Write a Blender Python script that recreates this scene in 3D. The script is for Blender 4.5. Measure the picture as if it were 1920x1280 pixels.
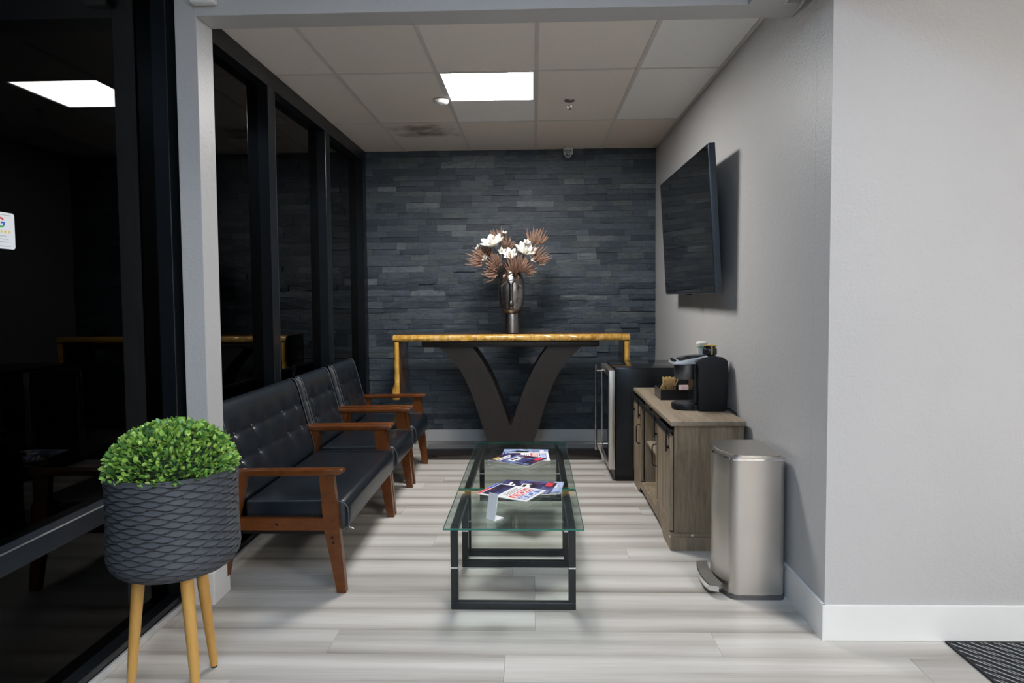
import bpy, bmesh, math, random
from mathutils import Vector, Matrix
random.seed(7)
PI = math.pi
S = bpy.context.scene
C = S.collection
for o in list(bpy.data.objects):
    bpy.data.objects.remove(o, do_unlink=True)

# ------------------------------------------------------------------ camera
CAM_H = 1.371
yw, pt, rl = math.radians(1.842), math.radians(2.827), math.radians(0.435)
F = Vector((-math.sin(yw) * math.cos(pt), math.cos(yw) * math.cos(pt), -math.sin(pt)))
R0 = Vector((math.cos(yw), math.sin(yw), 0))
U0 = R0.cross(F)
Rr = math.cos(rl) * R0 - math.sin(rl) * U0
Ur = math.sin(rl) * R0 + math.cos(rl) * U0
cd = bpy.data.cameras.new('camera')
cam = bpy.data.objects.new('camera', cd)
C.objects.link(cam)
cam.matrix_world = Matrix(((Rr.x, Ur.x, -F.x, 0), (Rr.y, Ur.y, -F.y, 0), (Rr.z, Ur.z, -F.z, CAM_H), (0, 0, 0, 1)))
cd.sensor_width = 36
cd.lens = 1285 / 1920 * 36
cd.shift_y = -21 / 1920
cd.clip_start = 0.02
S.camera = cam

# ------------------------------------------------------------------ world (night outside) and exposure
W = bpy.data.worlds.new('night')
S.world = W
W.use_nodes = True
W.node_tree.nodes['Background'].inputs[0].default_value = (0.010, 0.013, 0.018, 1)
W.node_tree.nodes['Background'].inputs[1].default_value = 0.12
S.view_settings.view_transform = 'Standard'
S.view_settings.look = 'None'
S.view_settings.exposure = 0.0
S.view_settings.gamma = 1.0
S.view_settings.use_curve_mapping = False

ALCOVE_PANEL = 66.0       # radiance of the LED panel over the seats
FRONT_PANEL = 62.0        # radiance of the LED panels over the right of the front room
COOL_PANEL = 24.0         # the cooler panels over its left

# ------------------------------------------------------------------ room numbers
XL = -1.57      # inner face of the storefront frame
XG = -1.64      # glass
YB = 6.45       # face of the slate wall
ZC = 2.733      # alcove ceiling
XRB, XRF = 1.135, 1.146   # right wall at the back / at its outer corner
YC = 2.70       # face of the front wall on the right
YH0, YH1, ZH = 2.975, 3.124, 2.589   # header
ZF = 3.05       # front room ceiling


def xr(y):
    return XRB + (XRF - XRB) * (YB - y) / (YB - YC)


# ------------------------------------------------------------------ materials
MATS = {}


class NT:
    def __init__(s, name):
        s.m = bpy.data.materials.new(name)
        s.m.use_nodes = True
        s.t = s.m.node_tree
        s.t.nodes.clear()
        s.out = s.n('ShaderNodeOutputMaterial')
        MATS[name] = s.m

    def n(s, typ, **kw):
        nd = s.t.nodes.new(typ)
        for k, v in kw.items():
            setattr(nd, k, v)
        return nd

    def l(s, a, b):
        s.t.links.new(a, b)

    def bsdf(s, col=(.5, .5, .5), rough=.5, metal=0., spec=.5, coat=0., sheen=0.):
        b = s.n('ShaderNodeBsdfPrincipled')
        b.inputs['Base Color'].default_value = (*col, 1)
        b.inputs['Roughness'].default_value = rough
        b.inputs['Metallic'].default_value = metal
        b.inputs['Specular IOR Level'].default_value = spec
        b.inputs['Coat Weight'].default_value = coat
        b.inputs['Sheen Weight'].default_value = sheen
        s.l(b.outputs[0], s.out.inputs[0])
        s.b = b
        return b

    def coord(s, scale=(1, 1, 1), rot=(0, 0, 0), rand=0.):
        tc = s.n('ShaderNodeTexCoord')
        mp = s.n('ShaderNodeMapping')
        mp.inputs['Scale'].default_value = scale
        mp.inputs['Rotation'].default_value = rot
        src = tc.outputs['Object']
        if rand:
            oi = s.n('ShaderNodeObjectInfo')
            mu = s.n('ShaderNodeMath', operation='MULTIPLY')
            mu.inputs[1].default_value = rand
            s.l(oi.outputs['Random'], mu.inputs[0])
            ad = s.n('ShaderNodeVectorMath', operation='ADD')
            s.l(src, ad.inputs[0])
            s.l(mu.outputs[0], ad.inputs[1])
            src = ad.outputs[0]
        s.l(src, mp.inputs[0])
        return mp.outputs[0]

    def noise(s, vec, scale=5., detail=4., rough=.55, dist=0.):
        n = s.n('ShaderNodeTexNoise')
        n.inputs['Scale'].default_value = scale
        n.inputs['Detail'].default_value = detail
        n.inputs['Roughness'].default_value = rough
        n.inputs['Distortion'].default_value = dist
        s.l(vec, n.inputs['Vector'])
        return n.outputs['Fac']

    def mathn(s, op, a, b=None, c=None):
        m = s.n('ShaderNodeMath', operation=op)
        for k, v in enumerate((a, b, c)):
            if v is None:
                continue
            if isinstance(v, (int, float)):
                m.inputs[k].default_value = v
            else:
                s.l(v, m.inputs[k])
        return m.outputs[0]

    def ramp(s, fac, stops):
        r = s.n('ShaderNodeValToRGB')
        e = r.color_ramp.elements
        while len(e) < len(stops):
            e.new(.5)
        for k, (p, c) in enumerate(stops):
            e[k].position = p
            e[k].color = (*c, 1)
        s.l(fac, r.inputs[0])
        return r.outputs[0]

    def mix(s, fac, a, b, mode='MIX'):
        m = s.n('ShaderNodeMix', data_type='RGBA', blend_type=mode)
        for sock, v in ((m.inputs[0], fac), (m.inputs[6], a), (m.inputs[7], b)):
            if hasattr(v, 'links') or hasattr(v, 'is_output'):
                s.l(v, sock)
            elif isinstance(v, (int, float)):
                sock.default_value = v
            else:
                sock.default_value = (*v, 1)
        return m.outputs[2]

    def bump(s, h, strength=.2, dist=.01):
        b = s.n('ShaderNodeBump')
        b.inputs['Strength'].default_value = strength
        b.inputs['Distance'].default_value = dist
        s.l(h, b.inputs['Height'])
        s.l(b.outputs[0], s.b.inputs['Normal'])


def plain(name, col, rough=.5, metal=0., spec=.5, coat=0., var=.12, vs=14., bump=0., bs=150.):
    """a procedural colour with a slight mottled variation and an optional fine relief"""
    t = NT(name)
    t.bsdf(col, rough, metal, spec, coat)
    v = t.coord()
    n = t.noise(v, vs, 3)
    lo = tuple(c * (1 - var) for c in col)
    hi = tuple(min(1, c * (1 + var)) for c in col)
    t.l(t.ramp(n, [(.3, lo), (.7, hi)]), t.b.inputs['Base Color'])
    if bump:
        t.bump(t.noise(v, bs, 2), bump, .004)
    return t.m


def wood(name, dark, light, scale=(1, 12, 12), rough=.4, coat=0., contrast=.28, spec=.4, rand=3., bump=.08):
    t = NT(name)
    t.bsdf(light, rough, 0, spec, coat)
    v = t.coord(scale, rand=rand)
    a = t.noise(v, 1.6, 6, .6, .6)
    b = t.noise(v, 9., 4, .6, .3)
    c = t.mix(.35, t.ramp(a, [(.5 - contrast, dark), (.5 + contrast, light)]), t.ramp(b, [(.3, dark), (.7, light)]))
    t.l(c, t.b.inputs['Base Color'])
    if bump:
        t.bump(b, bump, .003)
    return t.m


def glass(name, tint, r0=.05, grey=1.):
    """clear pane: tinted transparency plus mirror reflection that grows towards grazing angles"""
    t = NT(name)
    tr = t.n('ShaderNodeBsdfTransparent')
    tr.inputs[0].default_value = (*tint, 1)
    gl = t.n('ShaderNodeBsdfGlossy')
    gl.inputs['Roughness'].default_value = 0.0
    lw = t.n('ShaderNodeLayerWeight')
    lw.inputs['Blend'].default_value = .5
    p = t.n('ShaderNodeMath', operation='POWER')
    p.inputs[1].default_value = 5.
    t.l(lw.outputs['Facing'], p.inputs[0])
    ma = t.n('ShaderNodeMath', operation='MULTIPLY_ADD')
    ma.inputs[1].default_value = 1 - r0
    ma.inputs[2].default_value = r0
    t.l(p.outputs[0], ma.inputs[0])
    mx = t.n('ShaderNodeMixShader')
    t.l(ma.outputs[0], mx.inputs[0])
    t.l(tr.outputs[0], mx.inputs[1])
    t.l(gl.outputs[0], mx.inputs[2])
    t.l(mx.outputs[0], t.out.inputs[0])
    return t.m


def emit(name, col, st):
    t = NT(name)
    e = t.n('ShaderNodeEmission')
    e.inputs[0].default_value = (*col, 1)
    e.inputs[1].default_value = st
    t.l(e.outputs[0], t.out.inputs[0])
    return t.m


def mat_wall():
    t = NT('wall_paint')
    t.bsdf((.47, .465, .465), .42, 0, .45)
    v = t.coord()
    n = t.noise(v, 1.5, 2)
    t.l(t.ramp(n, [(.3, (.46, .455, .455)), (.7, (.48, .475, .475))]), t.b.inputs['Base Color'])
    a = t.noise(v, 95., 3, .55)
    b = t.noise(v, 38., 2, .5)
    t.bump(t.mix(.4, t.ramp(a, [(.38, (0, 0, 0)), (.62, (1, 1, 1))]), t.ramp(b, [(.35, (0, 0, 0)), (.65, (1, 1, 1))])), .22, .004)


def mat_plank():
    t = NT('floor_plank')
    t.bsdf((.5, .5, .5), .40, 0, .35)
    light, mid, dark = (.61, .585, .55), (.40, .37, .335), (.135, .108, .085)
    # printed board: smoky edge along one side, soft streaks, fine grain
    tc = t.n('ShaderNodeTexCoord')
    sx = t.n('ShaderNodeSeparateXYZ')
    t.l(tc.outputs['Object'], sx.inputs[0])
    vw = t.coord((.9, 3., 1), rand=19.)
    wv = t.noise(vw, 1.3, 2, .5, .3)
    ad = t.n('ShaderNodeMath', operation='MULTIPLY_ADD')
    ad.inputs[1].default_value = .085
    t.l(wv, ad.inputs[0])
    t.l(sx.outputs['Y'], ad.inputs[2])          # local y (-.093 .. .093) plus a slow waver
    edge = t.ramp(t.mathn('MULTIPLY_ADD', ad.outputs[0], 4.2, .36), [(.10, dark), (.27, mid), (.47, light), (.70, light), (.92, mid)])
    vb = t.coord((.30, 9., 1), rand=37.)
    big = t.noise(vb, 1.0, 2, .45, .3)
    c1 = t.ramp(big, [(.36, dark), (.47, mid), (.60, light)])
    vf = t.coord((2.6, 95., 1), rand=11.)
    fine = t.noise(vf, 1.3, 4, .6, .5)
    c3 = t.ramp(fine, [(.32, (.32, .29, .26)), (.60, light)])
    c = t.mix(.42, edge, c1)
    c = t.mix(.20, c, c3)
    t.l(c, t.b.inputs['Base Color'])
    t.bump(fine, .06, .002)


def mat_slate():
    t = NT('slate')
    t.bsdf((.06, .07, .08), .48, 0, .42)
    oi = t.n('ShaderNodeObjectInfo')
    ge = t.n('ShaderNodeNewGeometry')
    ad = t.n('ShaderNodeMath', operation='ADD')
    t.l(oi.outputs['Random'], ad.inputs[0])
    t.l(ge.outputs['Random Per Island'], ad.inputs[1])
    fr = t.n('ShaderNodeMath', operation='FRACT')
    t.l(ad.outputs[0], fr.inputs[0])
    base = t.ramp(fr.outputs[0], [(0., (.033, .047, .065)), (.40, (.058, .079, .104)), (.70, (.080, .104, .132)), (.88, (.076, .092, .100)), (1., (.150, .178, .205))])
    tc = t.n('ShaderNodeNewGeometry')
    mp = t.n('ShaderNodeMapping')
    mp.inputs['Scale'].default_value = (5, 5, 16)
    t.l(tc.outputs['Position'], mp.inputs[0])
    a = t.noise(mp.outputs[0], 2.2, 6, .65, 1.2)
    c = t.mix(.75, base, t.ramp(a, [(.28, (.30, .30, .30)), (.5, (.8, .8, .8)), (.75, (1.35, 1.3, 1.25))]), 'MULTIPLY')
    t.l(c, t.b.inputs['Base Color'])
    t.bump(a, .45, .012)


def mat_tile():
    t = NT('ceiling_tile')
    t.bsdf((.5, .5, .5), .85, 0, .1)
    oi = t.n('ShaderNodeObjectInfo')
    v = t.coord()
    sp = t.noise(v, 170., 2, .6)
    sp2 = t.noise(v, 60., 2, .6)
    m = t.mix(1., oi.outputs['Color'], t.ramp(sp, [(.27, (.55, .53, .5)), (.36, (1, 1, 1))]), 'MULTIPLY')
    m = t.mix(.6, m, t.ramp(sp2, [(.24, (.72, .7, .68)), (.34, (1, 1, 1))]), 'MULTIPLY')
    t.l(m, t.b.inputs['Base Color'])
    t.bump(sp, .15, .003)
    # water-stained tile: the same board with two brown smudges
    t = NT('ceiling_tile_stained')
    t.bsdf((.5, .5, .5), .85, 0, .1)
    v = t.coord()
    sx = t.n('ShaderNodeSeparateXYZ')
    wob = t.noise(v, 7., 3)
    t.l(v, sx.inputs[0])

    def blob(cx, cy, rx, ry):
        vm = t.n('ShaderNodeMapping')
        vm.inputs['Location'].default_value = (-cx / rx, -cy / ry, 0)
        vm.inputs['Scale'].default_value = (1 / rx, 1 / ry, 0)
        t.l(v, vm.inputs[0])
        le = t.n('ShaderNodeVectorMath', operation='LENGTH')
        t.l(vm.outputs[0], le.inputs[0])
        ad = t.n('ShaderNodeMath', operation='ADD')
        t.l(le.outputs['Value'], ad.inputs[0])
        t.l(wob, ad.inputs[1])
        return t.ramp(ad.outputs[0], [(.55, (1, 1, 1)), (1.0, (0, 0, 0))])
    a = blob(.0, -.34, .62, .30)
    b = blob(.02, -.14, .64, .24)
    col = t.mix(a, (.77, .71, .655), (.33, .285, .245))
    col = t.mix(b, col, (.27, .23, .195))
    t.l(col, t.b.inputs['Base Color'])


mat_wall(); mat_plank(); mat_slate(); mat_tile()
plain('white_trim', (.74, .74, .73), .35, var=.03, vs=3)
plain('grid_metal', (.62, .58, .545), .5, var=.04)
plain('plenum', (.35, .33, .31), .9)
plain('floor_joint', (.42, .40, .37), .8)
plain('slate_backing', (.03, .035, .04), .9)
plain('frame_black', (.0045, .006, .008), .30, 0, .3, var=.1)
plain('frame_grey', (.016, .020, .026), .42, .2, .4)
glass('storefront_glass', (.16, .17, .18), .006)
glass('table_glass', (.90, .955, .935), .04)
glass('clear_plastic', (.93, .95, .97), .05)
plain('table_glass_edge', (.02, .16, .12), .12, 0, .6)
plain('leather', (.008, .0118, .0172), .29, 0, .55, var=.15, vs=9, bump=.10, bs=240)
plain('leather_seam', (.03, .036, .045), .4, 0, .5)
wood('chair_wood', (.052, .014, .003), (.160, .048, .008), (5, 5, 9), .30, .12, .3)
plain('dark_bolt', (.015, .012, .012), .35, .5)
plain('tag_white', (.7, .7, .69), .7, var=.03)
plain('planter_grey', (.056, .060, .069), .62, 0, .35, var=.10, vs=30, bump=.12, bs=300)
wood('planter_leg_wood', (.46, .24, .055), (.62, .36, .10), (9, 9, 1.4), .4, .1, .3)
plain('rubber', (.015, .015, .016), .7)
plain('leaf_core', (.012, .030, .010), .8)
plain('soil', (.02, .015, .01), .9)
wood('walnut', (.050, .022, .010), (.18, .080, .032), (3, 10, 10), .22, .45, .3)
wood('dark_stain', (.008, .0062, .0055), (.022, .017, .0145), (9, 3, 2.2), .42, 0, .3)
plain('plinth_stain', (.020, .015, .013), .16, 0, .6, .5)
plain('pewter', (.34, .32, .31), .30, 1., var=.25, vs=45, bump=.12, bs=60)
plain('magnolia_white', (.80, .79, .74), .55, var=.05)
plain('magnolia_heart', (.42, .33, .08), .6)
plain('stem_brown', (.06, .035, .022), .6)
wood('bronze_petal', (.15, .072, .048), (.62, .40, .30), (30, 30, 30), .42, 0, .3)
plain('steel', (.56, .54, .51), .27, 1., var=.05, vs=3)
plain('steel_soft', (.60, .575, .545), .34, 1., var=.04, vs=2)
plain('pedal_grey', (.26, .25, .23), .4, .6)
plain('chrome', (.78, .78, .79), .08, 1., var=.02)
plain('fridge_black', (.004, .005, .006), .25, 0, .3)
plain('dark_glass', (.008, .010, .012), .05, 0, .6)
wood('grey_oak', (.115, .080, .048), (.40, .315, .22), (8, 8, .8), .5, 0, .24)
wood('grey_oak_top', (.14, .105, .072), (.38, .31, .23), (10, .9, 10), .45, 0, .25)
plain('black_iron', (.014, .014, .016), .45, .3)
plain('black_plastic', (.007, .009, .012), .38, 0, .4, bump=.05, bs=300)
plain('black_gloss', (.010, .011, .013), .12, 0, .5)
plain('grey_satin', (.16, .16, .165), .32, .85)
plain('silver_satin', (.55, .60, .66), .3, .55)
plain('stirrer_wood', (.80, .60, .32), .6, var=.2, vs=40)
plain('packet_pink', (.62, .48, .50), .6)
plain('packet_white', (.72, .71, .68), .6)
plain('tub_white', (.78, .77, .73), .45)
plain('tub_green', (.25, .48, .25), .5)
plain('jar_black', (.016, .018, .024), .3)
plain('band_yellow', (.55, .36, .05), .5)
plain('tv_black', (.012, .014, .017), .3)
plain('tv_screen', (.004, .005, .006), .05, 0, .5, var=.02)
plain('tv_edge', (.045, .06, .08), .35, .4)
plain('table_black', (.012, .014, .016), .30, 0, .5)
plain('collar_silver', (.70, .71, .71), .32, .6)
plain('paper_white', (.80, .80, .80), .45, var=.02)
plain('print_red', (.72, .04, .045), .4, var=.04)
plain('print_blue', (.03, .10, .52), .4, var=.04)
plain('print_text', (.09, .09, .10), .5)
plain('print_yellow', (.80, .55, .03), .4)
plain('print_green', (.06, .42, .14), .4)
plain('acrylic_white', (.82, .83, .85), .25, var=.02)
plain('device_white', (.70, .70, .69), .4, var=.03)
plain('device_grey', (.55, .56, .57), .4)
plain('sprinkler_metal', (.35, .30, .26), .3, .9)
emit('panel_alcove', (1.0, .975, .94), ALCOVE_PANEL)
emit('panel_front', (1.0, .965, .925), FRONT_PANEL)
emit('panel_cool', (.58, .77, 1.0), COOL_PANEL)


def mat_leaf():
    t = NT('boxwood_leaf')
    t.bsdf((.1, .3, .03), .38, 0, .5)
    oi = t.n('ShaderNodeObjectInfo')
    ge = t.n('ShaderNodeNewGeometry')
    ad = t.n('ShaderNodeMath', operation='ADD')
    t.l(oi.outputs['Random'], ad.inputs[0])
    t.l(ge.outputs['Random Per Island'], ad.inputs[1])
    fr = t.n('ShaderNodeMath', operation='FRACT')
    t.l(ad.outputs[0], fr.inputs[0])
    c = t.ramp(fr.outputs[0], [(0., (.045, .125, .040)), (.3, (.12, .28, .055)), (.6, (.25, .46, .07)), (1., (.48, .66, .16))])
    t.l(c, t.b.inputs['Base Color'])
    t.b.inputs['Subsurface Weight'].default_value = 0.0


def mat_live_edge():
    t = NT('live_edge')
    t.bsdf((.6, .35, .08), .22, 0, .5, .5)
    v = t.coord((2.2, 2.2, 9), rand=2.)
    a = t.noise(v, 2.2, 5, .6, 1.4)
    v2 = t.coord((26, 12, 4))
    b = t.noise(v2, 1.6, 4, .6, 1.0)
    c = t.ramp(a, [(.28, (.24, .095, .012)), (.45, (.50, .245, .030)), (.60, (.66, .38, .07)), (.80, (.80, .57, .20))])
    c = t.mix(.55, c, t.ramp(b, [(.33, (.30, .12, .015)), (.5, (.62, .36, .065)), (.72, (.82, .62, .27))]))
    t.l(c, t.b.inputs['Base Color'])
    t.bump(b, .3, .008)


def mat_cover():
    t = NT('race_cover')
    t.bsdf((.1, .1, .3), .28, 0, .5)
    v = t.coord((6, 14, 1), (0, 0, .5), rand=7.)
    a = t.noise(v, 1.2, 3, .5, 1.)
    b = t.noise(t.coord((16, 6, 1), rand=5.), 1.4, 2)
    c = t.ramp(a, [(.30, (.010, .010, .020)), (.44, (.025, .022, .070)), (.55, (.045, .045, .17)), (.66, (.15, .19, .42)), (.80, (.60, .66, .80))])
    c = t.mix(t.ramp(b, [(.60, (0, 0, 0)), (.66, (1, 1, 1))]), c, (.16, .02, .035))
    t.l(c, t.b.inputs['Base Color'])
    t = NT('sky_cover')
    t.bsdf((.4, .5, .7), .28, 0, .5)
    a = t.noise(t.coord((7, 9, 1), rand=9.), 1.2, 3, .5, 1.)
    c = t.ramp(a, [(.30, (.02, .03, .06)), (.45, (.22, .30, .52)), (.60, (.45, .55, .80)), (.78, (.70, .76, .90))])
    t.l(c, t.b.inputs['Base Color'])


def mat_mat():
    t = NT('woven_mat')
    t.bsdf((.04, .04, .045), .85, 0, .2)
    v = t.coord((1, 1, 1), (0, 0, .0))
    w = t.n('ShaderNodeTexWave', wave_type='BANDS', bands_direction='DIAGONAL')
    w.inputs['Scale'].default_value = 13.
    w.inputs['Distortion'].default_value = 0.6
    t.l(v, w.inputs[0])
    w2 = t.n('ShaderNodeTexWave', wave_type='BANDS', bands_direction='X')
    w2.inputs['Scale'].default_value = 22.
    w2.inputs['Distortion'].default_value = 0.
    t.l(t.coord((1, -1, 1), (0, 0, .6)), w2.inputs[0])
    m = t.mix(1., w.outputs['Color'], w2.outputs['Color'], 'MULTIPLY')
    c = t.ramp(m, [(.12, (.016, .017, .019)), (.30, (.040, .042, .045)), (.55, (.33, .34, .35))])
    t.l(c, t.b.inputs['Base Color'])
    t.bump(w.outputs['Fac'], .6, .006)


mat_leaf(); mat_live_edge(); mat_cover(); mat_mat()


# ------------------------------------------------------------------ mesh helpers
class MB:
    def __init__(s):
        s.v, s.f = [], []

    def add(s, vs, fs):
        k = len(s.v)
        s.v += [tuple(p) for p in vs]
        s.f += [tuple(i + k for i in f) for f in fs]
        return s

    def box(s, x0, x1, y0, y1, z0, z1):
        vs = [(x, y, z) for z in (z0, z1) for y in (y0, y1) for x in (x0, x1)]
        return s.add(vs, [(0, 2, 3, 1), (4, 5, 7, 6), (0, 1, 5, 4), (2, 6, 7, 3), (0, 4, 6, 2), (1, 3, 7, 5)])

    def rbox(s, x0, x1, y0, y1, z0, z1, r=.005, seg=2):
        bm = bmesh.new()
        bmesh.ops.create_cube(bm, size=1)
        for v in bm.verts:
            v.co = Vector(((x0 + x1) / 2 + v.co.x * (x1 - x0), (y0 + y1) / 2 + v.co.y * (y1 - y0), (z0 + z1) / 2 + v.co.z * (z1 - z0)))
        r = min(r, .49 * min(x1 - x0, y1 - y0, z1 - z0))
        bmesh.ops.bevel(bm, geom=list(bm.edges), offset=r, segments=seg, affect='EDGES', profile=.5)
        return s.bm(bm)

    def bm(s, bm):
        bm.verts.index_update()
        s.add([v.co for v in bm.verts], [[v.index for v in f.verts] for f in bm.faces])
        bm.free()
        return s

    def prism(s, poly, axis, a, b):
        """poly: list of 2D points; axis 'x': (y,z), 'y': (x,z), 'z': (x,y)"""
        def P(p, h):
            return {'x': (h, p[0], p[1]), 'y': (p[0], h, p[1]), 'z': (p[0], p[1], h)}[axis]
        n = len(poly)
        vs = [P(p, a) for p in poly] + [P(p, b) for p in poly]
        fs = [tuple(range(n)), tuple(range(2 * n - 1, n - 1, -1))] + [(i, i + n, (i + 1) % n + n, (i + 1) % n) for i in range(n)]
        return s.add(vs, fs)

    def tube(s, path, rad, seg=8, caps=True):
        path = [Vector(p) for p in path]
        rr = rad if isinstance(rad, (list, tuple)) else [rad] * len(path)
        vs, fs = [], []
        up = Vector((0, 0, 1))
        t0 = (path[1] - path[0]).normalized()
        if abs(t0.dot(up)) > .95:
            up = Vector((1, 0, 0))
        nrm = t0.cross(up).normalized()
        for i, p in enumerate(path):
            t = (path[min(i + 1, len(path) - 1)] - path[max(i - 1, 0)]).normalized()
            nrm = (nrm - t * nrm.dot(t)).normalized()
            b = t.cross(nrm)
            for k in range(seg):
                a = 2 * PI * k / seg
                vs.append(p + (nrm * math.cos(a) + b * math.sin(a)) * rr[i])
        for i in range(len(path) - 1):
            for k in range(seg):
                fs.append((i * seg + k, i * seg + (k + 1) % seg, (i + 1) * seg + (k + 1) % seg, (i + 1) * seg + k))
        if caps:
            fs.append(tuple(range(seg - 1, -1, -1)))
            fs.append(tuple((len(path) - 1) * seg + k for k in range(seg)))
        return s.add(vs, fs)

    def lathe(s, prof, c=(0, 0, 0), seg=32, axis='z', caps=True):
        vs, fs = [], []
        for r, h in prof:
            for k in range(seg):
                a = 2 * PI * k / seg
                u, w = r * math.cos(a), r * math.sin(a)
                q = {'z': (u, w, h), 'x': (h, u, w), 'y': (u, h, w)}[axis]
                vs.append((c[0] + q[0], c[1] + q[1], c[2] + q[2]))
        n = len(prof)
        for i in range(n - 1):
            for k in range(seg):
                fs.append((i * seg + k, i * seg + (k + 1) % seg, (i + 1) * seg + (k + 1) % seg, (i + 1) * seg + k))
        if caps:
            fs.append(tuple(range(seg - 1, -1, -1)))
            fs.append(tuple((n - 1) * seg + k for k in range(seg)))
        return s.add(vs, fs)

    def grid(s, fn, nu, nv):
        vs = [fn(i / nu, j / nv) for j in range(nv + 1) for i in range(nu + 1)]
        fs = [(j * (nu + 1) + i, j * (nu + 1) + i + 1, (j + 1) * (nu + 1) + i + 1, (j + 1) * (nu + 1) + i) for j in range(nv) for i in range(nu)]
        return s.add(vs, fs)

    def mesh(s, name, off=(0, 0, 0), smooth=False):
        me = bpy.data.meshes.new(name)
        me.from_pydata([(x - off[0], y - off[1], z - off[2]) for x, y, z in s.v], [], s.f)
        bm = bmesh.new()
        bm.from_mesh(me)
        bmesh.ops.recalc_face_normals(bm, faces=bm.faces)
        if smooth:
            lim = math.radians(smooth if smooth is not True else 40)
            for f in bm.faces:
                f.smooth = True
            for e in bm.edges:
                if len(e.link_faces) == 2 and e.calc_face_angle(0) > lim:
                    e.smooth = False
        bm.to_mesh(me)
        bm.free()
        return me

    def build(s, name, mat, parent=None, smooth=False, local=False, label=None):
        off = (0, 0, 0)
        if parent is not None and not local:
            off = parent['_o'] if '_o' in parent else (0, 0, 0)
        me = s.mesh(name, off, smooth)
        me.materials.append(MATS[mat])
        o = bpy.data.objects.new(name, me)
        C.objects.link(o)
        if parent is not None:
            o.parent = parent
            o['_o'] = off
        if label:
            o['label'] = label
        return o


def tag(o, label, cat=None, group=None, kind=None):
    o['label'] = label
    if cat:
        o['category'] = cat
    if group:
        o['group'] = group
    if kind:
        o['kind'] = kind
    return o


def thing(name, label, cat, loc=(0, 0, 0), rotz=0., group=None):
    o = bpy.data.objects.new(name, None)
    o.empty_display_size = .05
    C.objects.link(o)
    o.location = loc
    o.rotation_euler = (0, 0, rotz)
    o['_o'] = tuple(loc)
    return tag(o, label, cat, group)


def struct(name, mb, mat, label, cat, smooth=False):
    o = mb.build(name, mat, None, smooth)
    o['_o'] = (0., 0., 0.)
    return tag(o, label, cat, None, 'structure')


def lone(name, mb, mat, label, cat, loc=(0, 0, 0), group=None, smooth=False):
    """a thing that is one mesh, with its origin at loc"""
    me = mb.mesh(name, loc, smooth)
    me.materials.append(MATS[mat])
    o = bpy.data.objects.new(name, me)
    o.location = loc
    o['_o'] = tuple(loc)
    C.objects.link(o)
    return tag(o, label, cat, group)


def inst(name, me, parent, loc, scale=(1, 1, 1), rot=None, color=None):
    o = bpy.data.objects.new(name, me)
    C.objects.link(o)
    o.parent = parent
    o.location = loc
    o.scale = scale
    if rot is not None:
        o.rotation_euler = rot
    if color:
        o.color = (*color, 1)
    return o


def copy_tree(o, parent=None):
    c = o.copy()
    C.objects.link(c)
    c.parent = parent
    for ch in o.children:
        copy_tree(ch, c)
    return c


def text_mesh(txt, size, mat, parent, x, y, z, bold=.0, sx=1., name='lettering'):
    cu = bpy.data.curves.new('lettering', 'FONT')
    cu.body = txt
    cu.size = size
    cu.extrude = .00015
    cu.offset = bold
    cu.align_x = 'CENTER'
    cu.align_y = 'CENTER'
    tmp = bpy.data.objects.new('tmp', cu)
    C.objects.link(tmp)
    dg = bpy.context.evaluated_depsgraph_get()
    me = bpy.data.meshes.new_from_object(tmp.evaluated_get(dg))
    bpy.data.objects.remove(tmp, do_unlink=True)
    me.materials.clear()
    me.materials.append(MATS[mat])
    o = bpy.data.objects.new(name, me)
    C.objects.link(o)
    o.parent = parent
    o.location = (x, y, z)
    o.scale = (sx, 1, 1)
    return o


def smooth01(a, b, x):
    t = max(0., min(1., (x - a) / (b - a)))
    return t * t * (3 - 2 * t)


# ================================================================== THE SETTING
# floor: slab with one object per plank
fl = struct('floor', MB().box(-1.75, 5., -3.4, 6.55, -.06, -.012), 'floor_joint', 'pale grey wood-look plank floor', 'floor')
PW, PL, GAP = .187, 1.52, .0008
full_plank = {}


def plank_mesh(L, W):
    key = (round(L, 3), round(W, 3))
    if key not in full_plank:
        b = .0007
        mb = MB()
        x, y = L / 2 - GAP / 2, W / 2 - GAP / 2
        vs = [(-x, -y, -.012), (x, -y, -.012), (x, y, -.012), (-x, y, -.012),
              (-x, -y, -b), (x, -y, -b), (x, y, -b), (-x, y, -b),
              (-x + b, -y + b, 0), (x - b, -y + b, 0), (x - b, y - b, 0), (-x + b, y - b, 0)]
        fs = [(0, 1, 5, 4), (1, 2, 6, 5), (2, 3, 7, 6), (3, 0, 4, 7), (4, 5, 9, 8), (5, 6, 10, 9), (6, 7, 11, 10), (7, 4, 8, 11), (8, 9, 10, 11)]
        mb.add(vs, fs)
        me = mb.mesh('plank')
        me.materials.append(MATS['floor_plank'])
        full_plank[key] = me
    return full_plank[key]


seams = {0: -.003, 1: -.003, 2: -.003, -1: .71, -2: -.117, -3: .42}
for k in range(-9, 20):
    y0 = 2.747 + PW * k
    y1 = min(y0 + PW, YB + .02)
    s0 = seams.get(k, random.uniform(-.75, .75))
    xmin, xmax = XL - .02, (2.95 if y0 < YC - .05 else 1.15)
    x = s0 - PL * math.ceil((s0 - xmin) / PL)
    while x < xmax:
        a, b = max(x, xmin), min(x + PL, xmax)
        if b - a > .04:
            p = inst('plank', plank_mesh(b - a, y1 - y0), fl, ((a + b) / 2, (y0 + y1) / 2, 0))
        x += PL
fr = MB().box(-1.6, 5., -3.4, 2.747 - 9 * PW, -.012, 0).build('front_boards', 'floor_plank', fl)

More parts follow.
